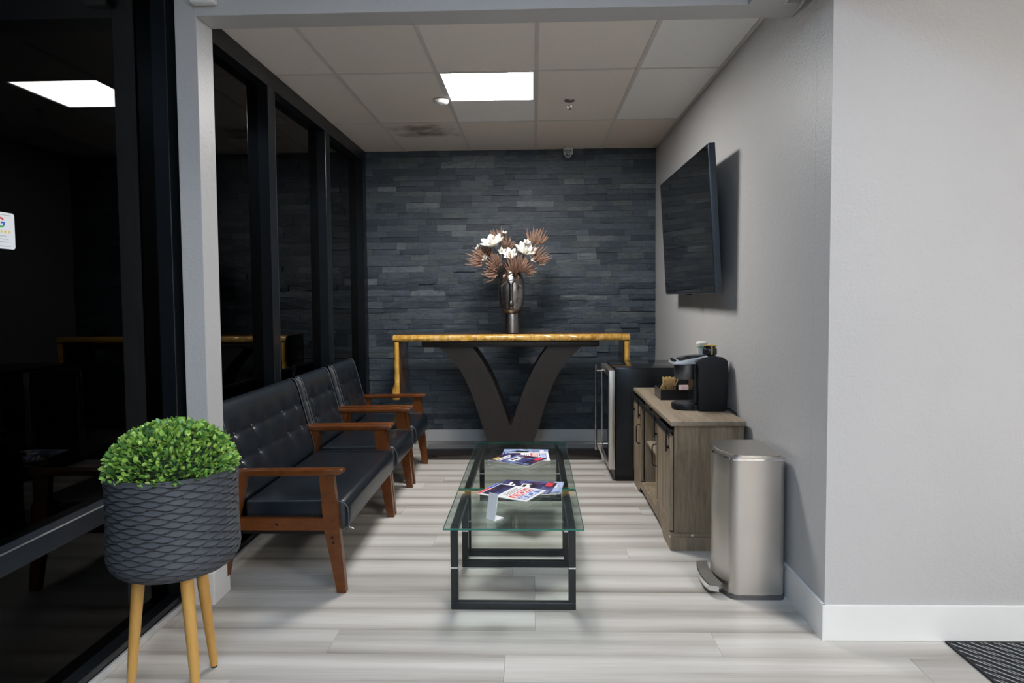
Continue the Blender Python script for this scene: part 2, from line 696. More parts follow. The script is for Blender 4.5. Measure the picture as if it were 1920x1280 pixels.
# slate wall
wb = struct('wall_back', MB().box(XL - .15, 1.35, YB + .012, YB + .14, 0, 2.9), 'slate_backing', 'dark blue-grey split slate feature wall behind the console', 'wall')
unit_bricks = []
for k in range(7):
    mb = MB()
    nx, nz = 3, 2
    fv = []
    for j in range(nz + 1):
        for i in range(nx + 1):
            edge = i in (0, nx) or j in (0, nz)
            fv.append((i / nx - .5, random.uniform(0, .22) if not edge else random.uniform(.05, .20), j / nz - .5))
    ring = [0, 1, 2, 3, 7, 11, 10, 9, 8, 4]
    bv = [(fv[i][0], 1., fv[i][2]) for i in ring]
    fs = [(j * 4 + i, j * 4 + i + 1, j * 4 + i + 5, j * 4 + i + 4) for j in range(nz) for i in range(nx)]
    fs += [(ring[i], 12 + i, 12 + (i + 1) % 10, ring[(i + 1) % 10]) for i in range(10)]
    mb.add(fv + bv, fs)
    me = mb.mesh('brick')
    me.materials.append(MATS['slate'])
    unit_bricks.append((me, fv + bv, fs))
bricks = []
z = .112
rnd = random.Random(21)
while z < ZC - .01:
    h = rnd.choice((.046, .050, .055, .058, .062))
    h = min(h, ZC - z)
    x = XL - .10 + rnd.uniform(0, .1)
    while x < 1.135:
        w = rnd.choice((.09, .13, .16, .19, .22, .26, .30, .36)) * rnd.uniform(.9, 1.1)
        a, b = max(x, XL - .10), min(x + w, 1.134)
        if 1.134 - b < .05:
            b = 1.134
        if b - a > .03:
            bricks.append((a, b, z, z + h, rnd.choice((.009, .012, .015, .018, .021, .026))))
        x = b if b < 1.134 else 2
    z += h


def shown(b):
    a, c, z0, z1, d = b
    area = (c - a) * (z1 - z0)
    if z0 < .86 and c > .55: area *= .05
    if z0 < .60 and a < -.85: area *= .1
    if z0 < .80 and a < -1.0: area *= .5
    if .28 < z0 < .95 and -.72 < a < .32: area *= .5
    if c < XL + .02: area *= .05
    return -area


bricks.sort(key=shown)
rest = MB()
for k, (a, b, z0, z1, d) in enumerate(bricks):
    me, uv, uf = unit_bricks[k % 7]
    sx, sz = b - a - .0015, z1 - z0 - .0015
    if k < 300:
        inst('brick', me, wb, ((a + b) / 2, YB + .012 - d, (z0 + z1) / 2), (sx, d, sz))
    else:
        rest.add([((a + b) / 2 + p[0] * sx, YB + .012 - d + p[1] * d, (z0 + z1) / 2 + p[2] * sz) for p in uv], uf)
tag(rest.build('small_bricks', 'slate', wb), 'remaining smaller slate pieces of the feature wall', None, None, 'stuff')

struct('baseboard_back', MB().rbox(XL, 1.135, YB - .008, YB + .014, 0, .112, .004), 'white_trim', 'white baseboard under the slate wall', 'baseboard')
# right wall and front wall
struct('wall_right', MB().prism([(XRB, YB + .15), (xr(2.85), 2.85), (1.35, 2.85), (1.35, YB + .15)], 'z', 0, 2.95), 'wall_paint', 'light grey textured wall that carries the television', 'wall')
struct('wall_front', MB().box(XRF, 5., YC, 2.85, 0, 3.2), 'wall_paint', 'light grey textured wall facing the viewer at the right', 'wall')
struct('baseboard_front', MB().rbox(XRF - .013, 5., YC - .013, YC - .0005, 0, .145, .003), 'white_trim', 'tall white baseboard along the front-facing wall', 'baseboard')
struct('baseboard_right', MB().prism([(XRF - .013, YC - .0125), (XRB - .013, YB - .01), (XRB - .0005, YB - .01), (XRF - .0005, YC - .0125)], 'z', 0, .145), 'white_trim', 'white baseboard along the wall behind the bin', 'baseboard')
# pier, header, soffit
struct('wall_pier', MB().rbox(-1.545, -1.449, YH0, YH1, 0, ZF, .002, 1), 'wall_paint', 'narrow light grey pier between the storefront windows', 'wall')
struct('baseboard_pier', MB().rbox(-1.545, -1.437, YH0 - .012, YH1, 0, .145, .003), 'white_trim', 'white base block at the foot of the narrow pier', 'baseboard')
struct('wall_header', MB().rbox(-1.4485, xr(YH0), YH0, YH1, ZH, ZF, .002, 1), 'wall_paint', 'grey header beam across the top of the alcove opening', 'wall')
struct('wall_soffit', MB().rbox(.906, 1.06, .2, YH0 - .0005, ZH - .005, ZF, .002, 1), 'wall_paint', 'grey boxed soffit meeting the header at upper right', 'wall')

# alcove ceiling: tiles in a metal grid
ce = struct('ceiling', MB().box(XL - .15, 1.30, YH1 - .01, YB + .14, ZC + .02, ZC + .05), 'plenum', 'suspended ceiling of cream acoustic tiles', 'ceiling')
gx = [XL - .06, -1.195, -.585, .025, .635, XRB + .004]
gy = [YH1, 4.2176, 5.41, YB + .01]
cream, creamd, white, greyw = (.80, .745, .69), (.77, .71, .655), (.84, .83, .81), (.86, .86, .86)
cols = [[cream, creamd, cream, cream, white], [creamd, cream, greyw, cream, white], [creamd, cream, creamd, (.78, .69, .61), (.75, .65, .57)]]
tile_cache = {}
for j in range(3):
    for i in range(5):
        x0, x1, y0, y1 = gx[i] + .008, gx[i + 1] - .008, gy[j] + .008, gy[j + 1] - .008
        if (i, j) == (2, 1):
            y0 = 4.835
        key = (round(x1 - x0, 3), round(y1 - y0, 3))
        st = (i, j) == (1, 2)
        if st or key not in tile_cache:
            mb = MB().rbox(-key[0] / 2, key[0] / 2, -key[1] / 2, key[1] / 2, 0, .018, .002, 1)
            me = mb.mesh('tile')
            me.materials.append(MATS['ceiling_tile_stained' if st else 'ceiling_tile'])
            if not st:
                tile_cache[key] = me
        else:
            me = tile_cache[key]
        o = inst('tile', me, ce, ((x0 + x1) / 2, (y0 + y1) / 2, ZC + random.uniform(-.001, .0015)), color=cols[j][i])
        if st:
            o['label'] = 'ceiling tile with brown water stains'
for x in gx[1:5]:
    MB().box(x - .012, x + .012, gy[0], gy[3], ZC - .003, ZC + .0215).build('grid_bar', 'grid_metal', ce)
for y in gy[1:3]:
    for a, b in zip(gx[:-1], gx[1:]):
        MB().box(a + .0125, b - .0125, y - .009, y + .009, ZC - .002, ZC + .0215).build('cross_bar', 'grid_metal', ce)
MB().prism([(XRB - .022, YB), (xr(3.13) - .022, 3.13), (xr(3.13), 3.13), (XRB, YB)], 'z', ZC - .004, ZC + .0215).build('wall_angle', 'grid_metal', ce)
# front room shell (behind and beside the camera)
struct('ceiling_front', MB().box(-1.8, 5., -3.4, YH0 + .1, ZF, ZF + .1), 'white_trim', 'front room ceiling out of frame', 'ceiling')
struct('wall_rear', MB().box(-1.8, 5., -3.5, -3.4, 0, ZF), 'wall_paint', 'front room wall behind the viewer', 'wall')
struct('wall_side', MB().box(5., 5.1, -3.5, 2.85, 0, ZF), 'wall_paint', 'front room wall far to the right', 'wall')


# storefront windows
def window(name, label, y0, y1, mull, rail, top):
    w = struct(name, MB().box(XG - .10, XL - .008, y0, y1, 0., .055), 'frame_black', label, 'window')
    MB().box(XG - .10, XL, y0, y1, top - .10, top).build('top_frame', 'frame_black', w)
    for a, b in mull:
        m = MB().rbox(XG - .10, XL, a, b, .055, top - .10, .003, 1).build('mullion', 'frame_black', w)
        MB().box(XL - .0005, XL + .0015, b - .016, b - .004, .1, top - .10).build('edge_highlight', 'frame_grey', m)  # lighter strip standing in for the highlight along the mullion's edge
    ys = sorted([y for m in mull for y in m])
    prev = y0
    spans = []
    for a, b in sorted(mull):
        if a - prev > .05:
            spans.append((prev, a))
        prev = b
    if y1 - prev > .05:
        spans.append((prev, y1))
    for a, b in spans:
        MB().box(XG - .005, XG + .005, a - .01, b + .01, .05, top - .09).build('pane', 'storefront_glass', w)
        if rail:
            MB().rbox(XG - .06, XL - .012, a, b, rail[0], rail[1], .004, 1).build('rail', 'frame_grey', w)
    return w


window('window_1', 'black-framed storefront glass behind the black seats', YH1, YB + .01, [(YH1, 3.17), (4.08, 4.19), (5.20, 5.31), (6.33, YB + .01)], None, ZC - .002)
window('window_2', 'black-framed storefront glass at the far left, beside the planter', -3.4, YH1 - .02, [(2.945, YH1 - .02), (.4, .5), (-1.6, -1.5)], (.548, .618), ZF)
struct('trim_1', MB().rbox(XL - .006, XL + .012, -3.4, YH0 - .013, 0, .028, .004), 'collar_silver', 'pale metal strip along the foot of the left window', 'trim')
struct('trim_2', MB().rbox(XL - .006, XL + .012, YH1 + .001, YB - .01, 0, .028, .004), 'collar_silver', 'pale metal strip under the window behind the black seats', 'trim')
struct('ground_outside', MB().box(-8, XG - .12, -4, 9, -.2, -.1), 'rubber', 'dark pavement outside the storefront', 'ground')


# ================================================================== CEILING FIXTURES
def panel(label, x0, x1, y0, y1, z, mat, group=None):
    t = thing('ceiling_light', label, 'ceiling light', ((x0 + x1) / 2, (y0 + y1) / 2, z), 0, group)
    b = .012
    fm = MB().box(x0, x1, y0, y0 + b, z - .004, z + .012).box(x0, x1, y1 - b, y1, z - .004, z + .012).box(x0, x0 + b, y0 + b, y1 - b, z - .004, z + .012).box(x1 - b, x1, y0 + b, y1 - b, z - .004, z + .012)
    fm.build('frame', 'device_white', t)
    MB().box(x0 + b, x1 - b, y0 + b, y1 - b, z - .002, z + .010).build('diffuser', mat, t)
    return t


panel('square white LED panel glowing in the alcove ceiling', -.573, .013, 4.2266, 4.826, ZC, 'panel_alcove')
for px, py, pm, pw_ in ((-.2, .6, 'panel_cool', 'cool LED panel above the viewer by the left window'), (-.2, -1.7, 'panel_cool', 'cool LED panel behind the viewer by the left window'), (2.7, -.5, 'panel_front', 'neutral LED panel above the floor mat side of the front room'), (2.7, -2.4, 'panel_front', 'neutral LED panel farthest behind the viewer')):
    panel(pw_, px - .3, px + .3, py - .6, py + .6, ZF - .013, pm, 'front room ceiling panels')

t = thing('smoke_detector', 'small white round detector on the ceiling beside the light panel', 'detector', (-.632, 4.79, ZC - .03))
MB().lathe([(.052, .026), (.052, .018), (.046, .004), (.030, -.004), (.001, -.005)], (-.632, 4.79, ZC - .03), 28).build('body', 'device_white', t, True)
MB().lathe([(.010, -.004), (.008, -.008), (.001, -.009)], (-.632, 4.79, ZC - .03), 14).build('sensor_cap', 'device_grey', t, True)

sx_, sy_ = .257, 4.86
t = thing('fire_sprinkler', 'small metal fire sprinkler head under the ceiling', 'sprinkler', (sx_, sy_, ZC - .06))
MB().lathe([(.036, ZC - .001), (.034, ZC - .008), (.016, ZC - .011), (.001, ZC - .011)], (sx_, sy_, 0), 24).build('escutcheon', 'sprinkler_metal', t, True)
MB().tube([(sx_, sy_, ZC - .008), (sx_, sy_, ZC - .032)], .006, 10).build('stem', 'chrome', t, True)
for sgn in (-1, 1):
    MB().tube([(sx_ + sgn * .004, sy_, ZC - .028), (sx_ + sgn * .013, sy_, ZC - .040), (sx_ + sgn * .011, sy_, ZC - .052), (sx_, sy_, ZC - .058)], .0022, 6).build('arm', 'chrome', t, True)
MB().lathe([(.001, ZC - .056), (.014, ZC - .058), (.014, ZC - .061), (.001, ZC - .062)], (sx_, sy_, 0), 16).build('deflector', 'chrome', t, True)

dx, dy, dz = .322, YB - .075, ZC - .004
t = thing('security_camera', 'small grey dome security camera at the top of the slate wall', 'camera', (dx, dy, dz - .1))
MB().lathe([(.046, dz), (.046, dz - .018), (.040, dz - .026), (.001, dz - .028)], (dx, dy, 0), 28).build('base', 'device_grey', t, True)
for sgn in (-1, 1):
    MB().rbox(dx + sgn * .036 - .006, dx + sgn * .036 + .006, dy - .02, dy + .02, dz - .062, dz - .022, .004).build('bracket', 'device_grey', t, True)
bm = bmesh.new()
bmesh.ops.create_uvsphere(bm, u_segments=24, v_segments=16, radius=.034, matrix=Matrix.Translation((dx, dy, dz - .058)))
e = MB().bm(bm).build('eyeball', 'device_grey', t, True)
MB().lathe([(.019, dy - .024), (.019, dy - .035), (.015, dy - .036), (.014, dy - .031), (.001, dy - .031)], (dx - .002, 0, dz - .068), 20, 'y').build('lens_ring', 'tv_black', e, True)

t = thing('motion_sensor', 'white boxy sensor on the header above the pier', 'sensor', (-1.40, YH0, 2.62))
MB().rbox(-1.457, -1.352, YH0 - .045, YH0 - .001, 2.628, 2.72, .008, 3).build('housing', 'device_white', t, True)
MB().rbox(-1.440, -1.372, YH0 - .052, YH0 - .044, 2.650, 2.71, .004, 2).build('window', 'clear_plastic', t, True)

t = thing('sensor_cover', 'clear plastic corner cover beside the soffit at upper right', 'cover', (1.10, YH0, ZH))
MB().rbox(1.066, 1.128, YH0 - .05, YH0 - .002, ZH + .01, ZH + .12, .004).build('cover', 'clear_plastic', t, True)
MB().tube([(1.128, YH0 - .004, ZH + .12), (1.129, YH0 - .03, ZH + .008), (1.131, YH0 + .03, ZH - .004)], .003, 6).build('wire', 'device_white', t, True)


# ================================================================== SEATS
def pillow(o, U, V, N, th_f, th_b, nu, nv, pu=14, pv=14, dent=None):
    """closed cushion on the parallelogram o + s U + t V; front bulges along N"""
    o, U, V, N = Vector(o), Vector(U), Vector(V), Vector(N).normalized()

    def st(k, n):
        a = k / n
        return .5 - .5 * math.cos(PI * a) if False else (.5 + .5 * math.copysign(abs(2 * a - 1) ** .62, 2 * a - 1))

    def e(s, t):
        return max(0., (1 - abs(2 * s - 1) ** pu)) ** .5 * max(0., (1 - abs(2 * t - 1) ** pv)) ** .5
    vs, fs = [], []
    for j in range(nv + 1):
        for i in range(nu + 1):
            s, t = st(i, nu), st(j, nv)
            h = th_f * e(s, t)
            if dent:
                h -= dent(s, t)
            vs.append(o + U * s + V * t + N * h)
    k0 = len(vs)
    for j in range(nv + 1):
        for i in range(nu + 1):
            s, t = st(i, nu), st(j, nv)
            vs.append(o + U * s + V * t - N * (th_b * e(s, t)))
    for j in range(nv):
        for i in range(nu):
            a = j * (nu + 1) + i
            fs.append((a, a + 1, a + nu + 2, a + nu + 1))
            fs.append((k0 + a + nu + 1, k0 + a + nu + 2, k0 + a + 1, k0 + a))
    ring = [i for i in range(nu + 1)] + [j * (nu + 1) + nu for j in range(1, nv + 1)] + [nv * (nu + 1) + i for i in range(nu - 1, -1, -1)] + [j * (nu + 1) for j in range(nv - 1, 0, -1)]
    for a, b in zip(ring, ring[1:] + ring[:1]):
        fs.append((a, k0 + a, k0 + b, b))
    return MB().add(vs, fs)


def seat_unit(name, label, cat, Wd, yc, nb, group=None):
    """wooden-armed tufted seat facing +X; Wd = overall width along Y; built round its own base point"""
    X0 = -1.2
    t = thing(name, label, cat, (X0, yc, 0), 0, group)
    h = Wd / 2
    th = .036
    for s in (-1, 1):
        ya, yb = (s * h, s * (h - th)) if s < 0 else (s * (h - th), s * h)
        ya, yb = yc + ya, yc + yb
        # front leg: straight-ish above the rail, tapering forward below
        leg = MB().prism([(-.996, .549), (-.930, .549), (-.905, .30), (-.880, 0), (-.922, 0), (-.978, .30)], 'y', ya, yb).build('leg', 'chair_wood', t)
        for (bx, bz) in ((-.940, .262), (-.936, .238)):
            yo = ya - .0015 if s < 0 else yb + .0015
            MB().lathe([(.006, -.0015), (.006, .0015)], (bx, yo, bz), 10, 'y').build('bolt', 'dark_bolt', leg)
        # rear leg
        MB().prism([(-1.408, .549), (-1.336, .549), (-1.392, .30), (-1.452, 0), (-1.497, 0), (-1.452, .30)], 'y', ya, yb).build('leg', 'chair_wood', t)
        rail = MB().box(-1.412, -.972, ya + .004, yb - .004, .293, .350).build('side_rail', 'chair_wood', t)
        yo = ya + .0025 if s < 0 else yb - .0025
        MB().lathe([(.006, -.0015), (.006, .0015)], (-1.20, yo, .322), 10, 'y').build('bolt', 'dark_bolt', rail)
        # arm rest with a nosed front end
        am = MB()
        yo0, yo1 = (ya - .002, yb + .018) if s < 0 else (ya - .018, yb + .002)
        poly = [(-1.455, .546), (-.955, .550), (-.905, .553), (-.884, .566), (-.890, .580), (-1.00, .580), (-1.455, .574)]
        bm = bmesh.new()
        vv = [[bm.verts.new((p[0], y, p[1])) for p in poly] for y in (yo0, yo1)]
        bm.faces.new(vv[0])
        bm.faces.new(vv[1][::-1])
        for i in range(len(poly)):
            bm.faces.new((vv[0][i], vv[1][i], vv[1][(i + 1) % len(poly)], vv[0][(i + 1) % len(poly)]))
        bmesh.ops.recalc_face_normals(bm, faces=bm.faces)
        bmesh.ops.bevel(bm, geom=list(bm.edges), offset=.005, segments=2, affect='EDGES', profile=.5)
        am.bm(bm).build('arm_rest', 'chair_wood', t, 50)
    iy0, iy1 = yc - h + th + .003, yc + h - th - .003
    MB().box(-1.40, -.95, iy0 + .01, iy1 - .01, .262, .283).build('seat_base', 'dark_bolt', t)
    # seat cushion
    sm = MB()
    bm = bmesh.new()
    bmesh.ops.create_cube(bm, size=1)
    for v in bm.verts:
        v.co = Vector((-1.115 + v.co.x * .49, (iy0 + iy1) / 2 + v.co.y * (iy1 - iy0), .350 + v.co.z * .142 + (v.co.x > 0) * .004))
    fe = [e for e in bm.edges if all(v.co.x > -.9 for v in e.verts)]
    bmesh.ops.bevel(bm, geom=fe, offset=.042, segments=5, affect='EDGES', profile=.5)
    oe = [e for e in bm.edges if e.calc_face_angle(0) > .9]
    bmesh.ops.bevel(bm, geom=oe, offset=.010, segments=2, affect='EDGES', profile=.5)
    seat = sm.bm(bm).build('seat', 'leather', t, 50)
    for y, s in ((iy0, -1), (iy1, 1)):
        yy = y + s * (-.004)
        MB().tube([(-1.352, yy, .418), (-.925, yy, .4225), (-.895, yy, .413), (-.878, yy, .392), (-.874, yy, .36), (-.876, yy, .30), (-.884, yy, .285)], .004, 6).build('piping', 'leather_seam', seat, True)
    # tufted back, leaning
    B0, T0 = Vector((-1.350, 0, .405)), Vector((-1.475, 0, .885))
    V = T0 - B0
    N = Vector((V.z, 0, -V.x)).normalized()
    wdt = iy1 - iy0
    rows = (.40, .66)
    btn = [((i + .5) / nb, r) for r in rows for i in range(nb)]
    LV = V.length

    def dent(s, q):
        d = 0.
        for bs, bt in btn:
            r2 = ((s - bs) * wdt) ** 2 + ((q - bt) * LV) ** 2
            d += .011 * math.exp(-r2 / (2 * .015 ** 2)) + .012 * math.exp(-r2 / (2 * .042 ** 2))
            dyy, dzz = (s - bs) * wdt, (bt - q) * LV
            if dzz > 0:
                d += .006 * math.exp(-(dyy / (.008 + .10 * dzz)) ** 2) * math.exp(-dzz / .05)
        for r in rows:
            d += .0045 * math.exp(-((q - r) * LV) ** 2 / (2 * .007 ** 2))
            # soft folds hanging from each button
        return d
    o = B0 + Vector((0, iy0, 0)) - N * .045
    bk = pillow(o, Vector((0, wdt, 0)), V, N, .048, .045, int(wdt * 110), 70, 22, 7, dent).build('backrest', 'leather', t, True)
    for bs, bt in btn:
        p = o + Vector((0, wdt * bs, 0)) + V * bt + N * (.048 - .0255)
        q = N.to_track_quat('Z', 'Y').to_matrix().to_4x4()
        bmm = MB().lathe([(.009, 0), (.0085, .004), (.005, .0065), (.0005, .007)], (0, 0, 0), 12)
        M = Matrix.Translation(p) @ q
        bmm.v = [tuple(M @ Vector(v)) for v in bmm.v]
        bmm.build('button', 'leather_seam', bk, True)
    for yy in (iy0 + .004, iy1 - .004):
        path = [o + Vector((0, yy - iy0, 0)) + V * q + N * (.048 * max(0, 1 - abs(2 * q - 1) ** 12) ** .5 * .82) for q in (.02, .1, .25, .4, .55, .7, .85, .93, .97, .99, 1.0)]
        MB().tube(path, .0035, 6).build('piping', 'leather_seam', bk, True)
    # wood back frame bar behind
    MB().box(-1.478, -1.442, iy0, iy1, .33, .375).build('back_rail', 'chair_wood', t)
    return t


ls = seat_unit('loveseat', 'long black tufted loveseat with reddish wooden arms, nearest the pier', 'loveseat', 1.13, 3.66, 5)
MB().add([(-.905, 3.20, .281), (-.870, 3.215, .262), (-.878, 3.235, .262), (-.912, 3.222, .281), (-.905, 3.20, .280), (-.870, 3.215, .261), (-.878, 3.235, .261), (-.912, 3.222, .280)],
         [(0, 1, 2, 3), (7, 6, 5, 4), (0, 4, 5, 1), (1, 5, 6, 2), (2, 6, 7, 3), (3, 7, 4, 0)]).build('care_tag', 'tag_white', ls, label='white care tag hanging under the seat')
a1 = seat_unit('armchair', 'black tufted armchair between the loveseat and the farthest armchair', 'armchair', .640, 4.561, 3, 'black armchairs along the window')
a2 = copy_tree(a1)
a2.location.y = 5.265
tag(a2, 'black tufted armchair farthest back, next to the slate wall', 'armchair', 'black armchairs along the window')

# ================================================================== PLANTER AND TOPIARY
pcx, pcy, pz0, pz1, pr_ = -1.240, 2.285, .448, .792, .203
t = thing('planter', 'charcoal wave-textured round planter on three wooden legs', 'planter', (pcx, pcy, 0))


def prof(q):   # q 0..1 along outer profile from bottom centre to rim -> (radius, z)
    H = pz1 - pz0
    rc = .075
    l1, l2, l3 = pr_ - rc, rc * PI / 2, H - rc
    d = q * (l1 + l2 + l3)
    if d < l1:
        return d, pz0
    if d < l1 + l2:
        a = (d - l1) / rc
        return pr_ - rc + rc * math.sin(a), pz0 + rc - rc * math.cos(a)
    return pr_ - .004 * math.sin(PI * (d - l1 - l2) / l3), pz0 + rc + (d - l1 - l2)


def pot(u, w):
    q = .22 + .78 * w
    r, z = prof(q)
    a = 2 * PI * u
    rows, nw = 25., 15
    hh = (q - .3) / .7 * rows
    k = math.floor(hh)

    def line(k):
        return k + .33 * math.sin(nw * a + PI * k + .35 * k)
    best = None
    for kk in (k - 1, k, k + 1):
        lo, hi = line(kk), line(kk + 1)
        if lo <= hh < hi:
            best = (hh - lo) / (hi - lo)
    if best is None:
        best = 0.
    d = .0100 * (1 - best) ** .8 * smooth01(0, .12, best)
    d *= smooth01(.22, .34, q)
    if w > .985:
        d = .003
    r += d
    return (pcx + r * math.cos(a), pcy + r * math.sin(a), z)


mb = MB().grid(pot, 360, 260)
bot = MB().lathe([(.001, pz0), (prof(.22)[0], pz0)], (pcx, pcy, 0), 48, caps=False)
mb.add(bot.v, bot.f)
rim = MB().lathe([(pr_ + .003, pz1), (pr_ + .001, pz1 + .003), (pr_ - .008, pz1 + .003), (pr_ - .011, pz1 - .004), (pr_ - .011, pz1 - .05)], (pcx, pcy, 0), 96, caps=False)
mb.build('pot', 'planter_grey', t, 70)
rim.build('rim', 'planter_grey', t, True)
MB().lathe([(.001, pz1 - .04), (pr_ - .009, pz1 - .04)], (pcx, pcy, 0), 48, caps=False).build('soil', 'soil', t)
for ang in (78, 199, 313):
    a = math.radians(ang)
    f = Vector((pcx + .005 + .165 * math.cos(a), pcy + .01 + .165 * math.sin(a), .008))
    q = Vector((pcx + .112 * math.cos(a), pcy + .112 * math.sin(a), pz0 + .035))
    lg = MB().tube([f, f.lerp(q, .5), q], [.0135, .0185, .022], 18).build('leg', 'planter_leg_wood', t, True)
    MB().lathe([(.011, 0), (.012, .010)], (f.x, f.y, 0), 14).build('rubber_foot', 'rubber', lg)

t = thing('boxwood_topiary', 'round clipped ball of bright green boxwood leaves filling the planter', 'plant', (pcx, pcy, pz1 - .03))
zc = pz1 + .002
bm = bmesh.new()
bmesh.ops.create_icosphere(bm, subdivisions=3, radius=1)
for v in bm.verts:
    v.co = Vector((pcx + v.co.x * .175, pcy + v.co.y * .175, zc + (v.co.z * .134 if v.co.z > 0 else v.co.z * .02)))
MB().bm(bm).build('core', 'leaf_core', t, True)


def leaf_verts(L, w):
    return [(0, 0, 0), (-w * .8, L * .35, L * .06), (0, L * .40, -.0006), (w * .8, L * .35, L * .06), (-w, L * .65, L * .10), (0, L * .68, L * .02), (w, L * .65, L * .10), (0, L, L * .05)]


LF = [(0, 2, 1), (0, 3, 2), (1, 2, 5, 4), (2, 3, 6, 5), (4, 5, 7), (5, 6, 7)]
lm = MB().add(leaf_verts(.0225, .0074), LF).mesh('leaf', smooth=80)
lm.materials.append(MATS['boxwood_leaf'])
rl_ = random.Random(4)
leaves = []
for k in range(3600):
    u = rl_.uniform(-.10, 1)
    a = rl_.uniform(0, 2 * PI)
    rr = math.sqrt(max(0, 1 - u * u)) if u > 0 else 1
    n = Vector((rr * math.cos(a), rr * math.sin(a), max(u, 0)))
    sc = rl_.uniform(.93, 1.09)
    p = Vector((pcx + n.x * .186 * sc, pcy + n.y * .186 * sc, zc + n.z * .143 * sc + min(u, 0) * .05))
    d = (n + Vector((rl_.uniform(-1, 1), rl_.uniform(-1, 1), rl_.uniform(-.6, 1.0))) * .85).normalized()
    tw = rl_.uniform(-1.2, 1.2)
    q = d.to_track_quat('Y', 'Z').to_matrix().to_4x4() @ Matrix.Rotation(tw, 4, 'Y')
    leaves.append((-(n.dot(Vector((.15, -.75, .6)))) + rl_.uniform(0, .5) - sc * 2, p, q, rl_.uniform(.8, 1.15)))
leaves.sort(key=lambda l: l[0])
mass = MB()
for k, (_, p, q, s) in enumerate(leaves):
    if k < 300:
        o = inst('leaf', lm, t, p - Vector((pcx, pcy, pz1 - .03)), (s, s, s), q.to_euler())
    else:
        M = Matrix.Translation(p) @ q
        mass.add([M @ (Vector(v) * s) for v in leaf_verts(.0215, .0068)], LF)
tag(mass.build('foliage', 'boxwood_leaf', t, 80), 'dense mass of small boxwood leaves', None, None, 'stuff')

# ================================================================== CONSOLE TABLE
CX = -.195
t = thing('console_table', 'live-edge waterfall console with golden edge and dark V-shaped legs', 'console table', (CX, 5.92, 0))
ct0, ct1 = 5.70, 6.15
MB().rbox(-1.176, .790, ct0 + .02, ct1, .998, 1.052, .004).build('top', 'walnut', t, 40)
rnd = random.Random(3)


def wob(x, k):
    return .006 * math.sin(x * 9 + k) + .004 * math.sin(x * 23 + 2 * k) + .0025 * math.sin(x * 57 + 3 * k)


# golden live edge along the top's front
MB().grid(lambda u, w: (-1.182 + 1.978 * u, ct0 + .012 - .022 * math.sin(PI * min(1, max(0, w))) ** .6 + wob(-1.182 + 1.978 * u, 1) * math.sin(PI * w) + .02 * (w in (0, 1)), (.996 + .059 * w) - (.012 * abs(w - .5) * 0)), 180, 8).build('live_edge', 'live_edge', t, True)
for s, x0, x1, zb in ((-1, -1.184, -1.136, .515), (1, .752, .800, .50)):
    pn = MB().rbox(x0 + .004, x1 - .002, ct0 + .02, ct1, zb, .9975, .003).build('waterfall_panel', 'walnut', t, 40)

    def ed(u, w, s=s, x0=x0, x1=x1, zb=zb):
        z = zb - .006 + (1.0 - zb) * u
        bul = math.sin(PI * w) ** .6
        out = (.013 * smooth01(.35, .1, u) + wob(z, 4) * .9) * (1 - w if s < 0 else w)
        return (x0 + (x1 - x0) * w + (-out if s < 0 else out), ct0 + .014 - .022 * bul + wob(z, 2) * bul, z)
    MB().grid(ed, 10, 2)
    MB().grid(ed, 60, 8).build('live_edge', 'live_edge', pn, True)
MB().rbox(-.950, .545, 5.745, 6.11, .946, .9975, .012, 3).build('support_plate', 'dark_stain', t, 40)
outer = [(-.800, .946), (-.718, .862), (-.638, .769), (-.578, .662), (-.528, .542), (-.482, .410), (-.442, .269), (-.398, .141), (-.372, .044)]
inner = [(-.520, .946), (-.458, .862), (-.403, .768), (-.350, .662), (-.300, .542), (-.252, .410), (-.212, .290)]
for s in (1, -1):
    cxm = CX - .008
    poly = [p for p in outer] + [(cxm, .044), (cxm, .284)] + inner[::-1]
    if s < 0:
        poly = [(2 * cxm - p[0], p[1]) for p in poly]
    bm = bmesh.new()
    vv = [[bm.verts.new((p[0], y, p[1])) for p in poly] for y in (5.755, 6.07)]
    n = len(poly)
    bm.faces.new(vv[0])
    bm.faces.new(vv[1][::-1])
    for i in range(n):
        bm.faces.new((vv[0][i], vv[1][i], vv[1][(i + 1) % n], vv[0][(i + 1) % n]))
    MB().bm(bm).build('leg', 'dark_stain', t)
MB().rbox(-.956, .556, 5.69, 6.11, 0, .044, .004).build('plinth', 'plinth_stain', t, 40)

# ================================================================== FACE VASE AND FLOWERS
vx, vy, vz = -.192, 5.905, 1.054
t = thing('face_vase', 'pewter vase shaped as a long abstract face on a neck', 'vase', (vx, vy, vz))
MB().lathe([(.001, 0), (.062, 0), (.068, .004), (.069, .02), (.066, .08), (.064, .15), (.060, .185)], (vx, vy, vz), 48).build('neck', 'pewter', t, 50)


HP = [(.160, .020), (.168, .050), (.182, .068), (.205, .084), (.245, .099), (.30, .109), (.37, .114), (.43, .110), (.48, .099), (.515, .085), (.535, .076)]


def head_r(z):
    for (z0_, r0_), (z1_, r1_) in zip(HP, HP[1:]):
        if z <= z1_:
            q = max(0., (z - z0_) / (z1_ - z0_))
            return r0_ + (r1_ - r0_) * q
    return HP[-1][1]


